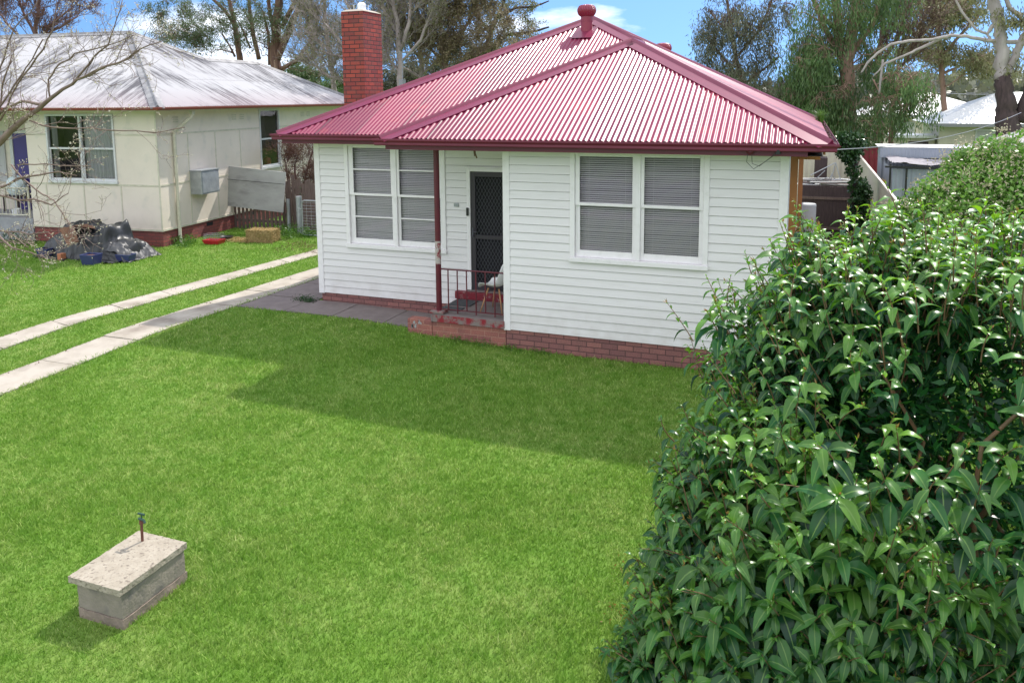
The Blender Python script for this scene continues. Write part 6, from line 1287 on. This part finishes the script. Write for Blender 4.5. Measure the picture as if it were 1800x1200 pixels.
def weeds(name, label, pts, n, h, mat, seed, leaf=(0.06, 0.02), cat='weed', group=None):
    rng = np.random.default_rng(seed); C = np.array(pts); o = np.array([C[0][0], C[0][1], 0]); k = rng.integers(0, len(C), n)
    P = np.zeros((n, 3)); P[:, :2] = C[k, :2]+rng.normal(0, 1, (n, 2))*C[k, 2:3]; P[:, 2] = gh(P[:, 0], P[:, 1])+rng.uniform(0, 1, n)**1.5*h*0.8
    D = unit(rng.normal(0, 1, (n, 3))*[1, 1, 0.5]+[0, 0, 0.7]); s = rng.uniform(0.5, 1.3, n); r_ = leaf_quads(name, mat, P-o, D, leaf[0]*s, leaf[1]*s, None, rng); r_.location = tuple(o); tag(r_, label, cat, group, 'stuff'); return r_
def gp(px, py): 
    Y = 0.0
    for _ in range(30):
        P = at(px, py, Y); Y += (P[2]-float(gh(P[0], P[1])))*2.0 if abs(P[2]) < 5 else 0
    return P
weeds('weeds', 'green weeds with small pale flowers growing below the gate post', [(*gpl(500, 415)[:2], .16), (*gpl(520, 412)[:2], .16), (*gpl(540, 418)[:2], .14), (*gpl(510, 422)[:2], .12)], 1500, 0.35, M['weed'], 71)
weeds('weeds', 'green weeds growing against the neighbouring brick corner by the downpipe', [(*gpl(312, 432)[:2], .10), (*gpl(325, 436)[:2], .12), (*gpl(335, 430)[:2], .08)], 800, 0.28, M['weed'], 72)
weeds('weeds', 'green weeds on the neighbouring lawn edge in front of the grey concrete porch', [(*gpl(20, 428)[:2], .18), (*gpl(45, 432)[:2], .18), (*gpl(60, 420)[:2], .16)], 1300, 0.4, M['ivy'], 73)
weeds('weeds', 'dark weeds in the corner of the path at the left end of the cottage', [(-4.35, 0.98, .07), (-4.55, 1.0, .08), (-4.3, 0.92, .05)], 700, 0.10, M['ivy'], 74, leaf=(0.035, 0.015))
weeds('weeds', 'low tufts of weeds along the foot of the porch bricks', [(-0.55, -0.05, .10), (-0.3, -0.08, .08), (0.1, -0.06, .10), (-0.8, -0.05, .08), (0.6, -0.05, .08)], 1000, 0.10, M['weed'], 75, leaf=(0.04, 0.010))
weeds('dry_leaves', 'brown dry leaves scattered at the top end of the driveway', [(*gpl(540, 435)[:2], .22), (*gpl(525, 430)[:2], .2), (*gpl(555, 445)[:2], .2), (*gpl(500, 440)[:2], .3)], 900, 0.02, M['reddish'], 76, leaf=(0.04, 0.02), cat='leaves')
rg2 = np.random.default_rng(17)
dr_ = []
for t in np.linspace(0.05, 0.98, 26):
    for q in ((S1[0], S1[1]), (S2[0], S2[1])):
        if rg2.uniform() < 0.55: dr_.append((q[0][0]*(1-t)+q[1][0]*t+0.05, q[0][1]*(1-t)+q[1][1]*t, 0.07))
weeds('fallen_leaves', 'brown fallen leaves gathered along the left edges of both driveway strips', dr_, 420, 0.02, M['reddish'], 79, leaf=(0.035, 0.02), cat='leaves')
weeds('edge_grass', 'longer grass creeping over the edges of the driveway strips and the brick base', [(q[0][0]*(1-t)+q[1][0]*t, q[0][1]*(1-t)+q[1][1]*t, 0.025) for t in np.linspace(0.02, 0.98, 160) for q in ((S1[0], S1[1]), (S1[3], S1[2]), (S2[0], S2[1]), (S2[3], S2[2]))]+[(x_, -0.07, 0.03) for x_ in np.linspace(-1.7, 4.0, 90)], 9000, 0.05, M['grass'], 80, leaf=(0.055, 0.006), cat='grass')
def tuft(name, label, c, n, ln, w, mat, seed, cat):
    rng = np.random.default_rng(seed); V = []; at_ = []
    for i in range(n):
        a = rng.uniform(0, 6.28); lean = rng.uniform(0.1, 0.9); l = ln*rng.uniform(0.6, 1.1); d = np.array([math.cos(a), math.sin(a), 0]); s = np.array([-d[1], d[0], 0])*w; p = np.array(c)+rng.normal(0, 1, 3)*[0.03, 0.05, 0]
        q = [p, p+d*l*0.3*lean+[0, 0, l*0.5], p+d*l*0.75*lean+[0, 0, l*0.75-l*0.15*lean], p+d*l*1.1*lean+[0, 0, l*0.6*(1-lean*0.6)]]
        for k in range(3): V += [q[k]-s*(1-k/3), q[k]+s*(1-k/3), q[k+1]+s*(1-(k+1)/3), q[k+1]-s*(1-(k+1)/3)]; at_ += [rng.uniform()]*4
    o = np_mesh(name, np.array(V), np.arange(len(V)).reshape(-1, 4), mat, attrs={'rnd': np.array(at_)}); return tag(o, label, cat)
tuft('grass_tuft', 'bright grass tuft sprouting from the far end of the right roof gutter', tuple(np.array([4.60, 7.9, 3.32])), 130, 0.42, 0.006, M['fern'], 81, 'grass tuft')
weeds('orange_weeds', 'rusty coloured seed stalks in the lawn beside the foot of the glossy shrub', [(*gpl(1105, 1010, 0)[:2], .07), (*gpl(1095, 1085, 0)[:2], .07)], 130, 0.14, M['laureltip'], 77, leaf=(0.03, 0.012))

# far woodland and hill
rng = np.random.default_rng(99); n = 60000
ang = rng.uniform(-1.15, 0.75, n); dist = rng.uniform(70, 130, n); X = CAM[0]+dist*np.sin(ang); Yy = CAM[1]+dist*np.cos(ang)
top = 3.4+2.2*(0.5+0.5*np.sin(ang*37+np.sin(ang*91)*1.3))*(0.6+0.4*np.sin(ang*143))+dist*0.012+1.2*rng.normal(0, 0.35, n)
P = np.stack([X, Yy, rng.uniform(0.05, 1, n)**0.7*top], 1); D = unit(rng.normal(0, 1, (n, 3)))
o = leaf_quads('woodland', M['eucgrey'], P, D, rng.uniform(0.5, 1.1, n), rng.uniform(0.4, 0.9, n), None, rng); tag(o, 'distant belt of grey green trees along the horizon', 'woodland', kind='stuff')
hx = np.linspace(-1.3, 1.0, 160); rows = []
for r_, k in ((150, 0.0), (230, 0.9), (330, 1.0), (480, 0.3)): rows.append(np.stack([CAM[0]+r_*np.sin(hx), CAM[1]+r_*np.cos(hx), k*(9+3*np.sin(hx*5)+1.2*np.sin(hx*23)+0.5*np.sin(hx*71))-0.5], 1))
V = np.concatenate(rows); m = 160; i = np.arange(m-1); Fc = np.concatenate([np.stack([k*m+i, k*m+i+1, (k+1)*m+i+1, (k+1)*m+i], 1) for k in range(3)]); tag(np_mesh('hills', V, Fc, M['hill'], smooth=True), kind='structure')

# ------------------------------------------------------------------ the large glossy shrub
def laurel():
    rng = np.random.default_rng(7)
    lobes = [((5.30, -5.35, 1.35), (1.88, 1.75, 1.72)), ((6.8, -4.8, 1.5), (1.7, 1.9, 1.85)), ((4.65, -5.9, 0.9), (1.15, 1.3, 1.15)), ((6.2, -3.9, 1.5), (1.8, 1.6, 1.62)), ((4.95, -4.7, 1.65), (1.25, 1.3, 1.42)), ((4.5, -6.4, 0.4), (1.15, 0.9, 0.75))]
    root = empty('laurel_shrub', 'large glossy dark green broadleaf shrub filling the right foreground', 'shrub', (5.4, -5.2, 0)); o = np.array([5.4, -5.2, 0])
    def inside(P, s=1.0):
        v = np.zeros(len(P), bool)
        for c, r in lobes: v |= (((P-c)/(np.array(r)*s))**2).sum(1) < 1
        return v
    def surf(n, k0, k1):
        out = []
        while sum(len(a) for a in out) < n:
            li = rng.integers(0, len(lobes)); c, r = np.array(lobes[li][0]), np.array(lobes[li][1]); v = unit(rng.normal(0, 1, (400, 3))); s = rng.uniform(k0, k1, (400, 1))
            lump = 1+0.07*np.sin(v[:, :1]*7+li*2)*np.cos(v[:, 2:]*8+li)+0.05*np.sin(v[:, 1:2]*13)
            P = c+v*r*s*lump; ok = (P[:, 2] > 0.12) & ~inside(P, k0*0.96); out.append(np.concatenate([P, v], 1)[ok])
        return np.concatenate(out)[:n]
    # keep the densest foliage on the side that can be seen
    S = surf(2900, 0.78, 1.06); S2 = surf(1600, 0.58, 0.84); S = np.concatenate([S, S2])
    Pn, V = S[:, :3], S[:, 3:]; LP, LD, LN_, LL, LY = [], [], [], [], []; mb = MB(); TP, TD = [], []
    for i in range(len(Pn)):
        p, v = Pn[i], V[i]
        outer = i < 2900
        a = unit(v*[0.7, 0.7, 0.35]+np.array([0, 0, 0.75+0.35*max(0, v[2])])+rng.normal(0, 1, 3)*0.18)
        ln = rng.uniform(0.22, 0.40)*(1.25 if v[2] > 0.45 and rng.uniform() < 0.35 and outer else 1)
        st = p-a*ln*0.75; nn = rng.integers(7, 11) if outer else rng.integers(5, 8)
        bend = rng.normal(0, 1, 3)*0.05
        pts = [st+a*ln*t+bend*t*t for t in np.linspace(0, 1, 5)]
        mb.tube(pts-o, [0.0050, 0.0045, 0.004, 0.003, 0.002], 4, cap=False)
        ph = rng.uniform(0, 6.28); sx_ = unit(np.cross(a, [0.3, 0.2, 0.9])); sy_ = np.cross(a, sx_); size = rng.uniform(0.62, 1.18)
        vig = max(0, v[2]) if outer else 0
        for k in range(nn):
            t = ((k+0.7)/nn)**0.72; b_ = st+a*ln*t+bend*t*t; ph += 2.4; r = sx_*math.cos(ph)+sy_*math.sin(ph)
            tip = t > 0.86
            el = 0.35+0.9*(t**3) if not tip else 1.3
            d = unit(r*math.cos(el)+a*math.sin(el)*0.8-np.array([0, 0, 0.35*(1-t)+0.38*(1-vig)])); up_n = unit(a*0.9+np.array([0, 0, 0.6])-d*float(np.dot(a*0.9+np.array([0, 0, 0.6]), d)))
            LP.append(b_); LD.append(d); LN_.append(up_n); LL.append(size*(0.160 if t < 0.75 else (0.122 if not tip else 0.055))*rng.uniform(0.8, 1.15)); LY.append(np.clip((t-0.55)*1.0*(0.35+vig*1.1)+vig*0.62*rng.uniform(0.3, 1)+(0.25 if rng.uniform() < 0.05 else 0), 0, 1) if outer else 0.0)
        if outer and rng.uniform() < 0.5*(0.3+vig):
            for _ in range(3): TP.append(pts[-1]); TD.append(unit(a+rng.normal(0, 1, 3)*0.35))
    P, D, Nn = np.array(LP)-o, np.array(LD), np.array(LN_); Ln = np.array(LL)[:, None]; yg = np.array(LY); n = len(P); rnd = rng.uniform(0, 1, n)
    S_ = unit(np.cross(D, Nn)); Nn = np.cross(S_, D); curl = rng.uniform(0.25, 0.75, n)[:, None]; fold = rng.uniform(0.10, 0.28, n)[:, None]; tw = rng.normal(0, 0.18, n)[:, None]
    ts = [0.0, 0.10, 0.27, 0.48, 0.70, 0.88, 1.0]; ws = [0.02, 0.12, 0.36, 0.44, 0.34, 0.16, 0.0]; wavy = rng.uniform(0, 6.28, n)[:, None]
    rows = []; acr = []
    for t, w in zip(ts, ws):
        c = P+D*Ln*(t-0.10*curl*t*t)-Nn*Ln*0.0+(-np.array([0, 0, 1.0])*0.42*curl*t*t-Nn*0.34*curl*t*t+Nn*0.10*math.sin(t*3.1))*Ln
        hw = Ln*w*0.45; lift = Nn*hw*fold*2+Nn*Ln*0.012*np.sin(wavy+t*14); sd = S_+Nn*tw
        rows += [c-sd*hw+lift, c, c+sd*hw+lift]; acr += [-1, 0, 1]
    V_ = np.stack(rows, 1).reshape(-1, 3); K = len(rows); fs = []
    for j in range(len(ts)-1):
        for q in (0, 1): fs.append((j*3+q, j*3+q+1, (j+1)*3+q+1, (j+1)*3+q))
    fs = np.array(fs); Fc = (np.arange(n)[:, None, None]*K+fs[None]).reshape(-1, 4)
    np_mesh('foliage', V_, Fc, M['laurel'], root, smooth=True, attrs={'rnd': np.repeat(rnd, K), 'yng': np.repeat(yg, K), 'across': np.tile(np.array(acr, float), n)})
    TP = np.array(TP)-o; TD = np.array(TD); leaf_quads('leaf_tips', M['laureltip'], TP, TD, 0.035*rng.uniform(0.6, 1.5, len(TP)), 0.010, root, rng)
    # main stems inside
    for i in range(60):
        c = Pn[rng.integers(0, len(Pn))]-o; b0 = np.array([rng.normal(0, 0.3)+c[0]*0.25, rng.normal(0, 0.3)+c[1]*0.25, 0]); mb.tube(crooked(b0, c*0.97, rng, 8, 0.10, 0.05), list(np.linspace(0.024, 0.005, 8)), 6, cap=False)
    mb.build('stems', M['laurelstem'], root, smooth=True)
    # older shaded leaves deep inside close the view through the shrub
    m = 15000; li = rng.integers(0, len(lobes), m); C = np.array([l[0] for l in lobes])[li]; R = np.array([l[1] for l in lobes])[li]; v = unit(rng.normal(0, 1, (m, 3))); P = C+v*R*(rng.uniform(0.10, 0.72, (m, 1))**0.6*0.86); P = P[P[:, 2] > 0.15]; D = unit(rng.normal(0, 1, (len(P), 3))*[1, 1, 0.5]-[0, 0, 0.5])
    q = leaf_quads('inner_foliage', M['laurel'], P-o, D, 0.10, 0.036, root, rng, extra={'yng': np.zeros(len(P)), 'across': np.ones(len(P))})
    return root, Pn
LAU, LP0 = laurel()

# ------------------------------------------------------------------ grass blades
def grass():
    rng = np.random.default_rng(3); n = 2600000
    x = rng.uniform(-19, 8.5, n); y = rng.uniform(-9.2, 8.6, n); z = gh(x, y); P = np.stack([x, y, z], 1)
    d = P-CAM; zc = d@fw; px = 900+F*(d@r2)/zc; py = CY-F*(d@u2)/zc
    ok = (px > -260) & (px < 2060) & (py < 1330) & (zc > 2)
    dens = np.clip((7.2/zc)**1.7, 0.16, 1.0); ok &= rng.uniform(0, 1, n) < dens
    def inq(x, y, q, m=0.0):
        r = np.ones(len(x), bool); k = len(q)
        A = sum(q[i][0]*q[(i+1) % k][1]-q[(i+1) % k][0]*q[i][1] for i in range(k)); s = 1 if A > 0 else -1
        for i in range(k):
            ax, ay = q[i]; bx, by = q[(i+1) % k]; e = math.hypot(bx-ax, by-ay); r &= ((bx-ax)*(y-ay)-(by-ay)*(x-ax))*s/e > m
        return r
    bad = inq(x, y, S1, 0.015) | inq(x, y, S2, 0.015) | inq(x, y, [(-5.43, 0.24), (-1.75, 0.24), (-1.75, 1.1), (-5.4, 1.1)], 0.0) | inq(x, y, [(-5.4, 1.0), (-4.2, 1.0), (-4.2, 5.4), (-5.1, 5.4)])
    bad |= (x > -1.75) & (x < XW) & (y > -0.03) | (x > XL) & (x < XW) & (y > 1.0)
    bad |= (x > -0.78) & (x < -0.32) & (y > -7.18) & (y < -6.51)
    bad |= (x > 4.2) & (y > 0.35)
    c, s = math.cos(NR), math.sin(NR); u = (x-NC[0])*c+(y-NC[1])*s; v = -(x-NC[0])*s+(y-NC[1])*c; bad |= (u < 0.0) & (v > 0.0)
    bad |= (((x-5.4)/1.4)**2+((y+5.0)/1.3)**2 < 1)
    ok &= ~bad; x, y, z, zc = x[ok], y[ok], z[ok], zc[ok]; n = len(x)
    # patchy height
    hp_ = 0.5+0.25*np.sin(x*2.1+np.sin(y*1.7)*1.5)+0.25*np.sin(y*2.7+np.sin(x*1.3)*2)
    h = rng.uniform(0.022, 0.048, n)*(0.8+0.45*hp_); w = (0.0016+0.00042*zc)*rng.uniform(0.7, 1.3, n); a = rng.uniform(0, 2*np.pi, n); ln = rng.uniform(0.1, 1.1, n)*h; b = rng.uniform(0, 2*np.pi, n)
    S = np.stack([np.cos(a)*w, np.sin(a)*w, 0*a], 1); P = np.stack([x, y, z-0.002], 1); T = P+np.stack([np.cos(b)*ln, np.sin(b)*ln, h], 1)
    V = np.stack([P-S, P+S, T+S*0.25, T-S*0.25], 1).reshape(-1, 3)
    o = np_mesh('grass', V, np.arange(4*n).reshape(n, 4), M['grass'], attrs={'rnd': np.repeat(rng.uniform(0, 1, n), 4)}); tag(o, 'short mown green lawn grass around both cottages', 'grass', kind='stuff'); print('blades', n)
grass()
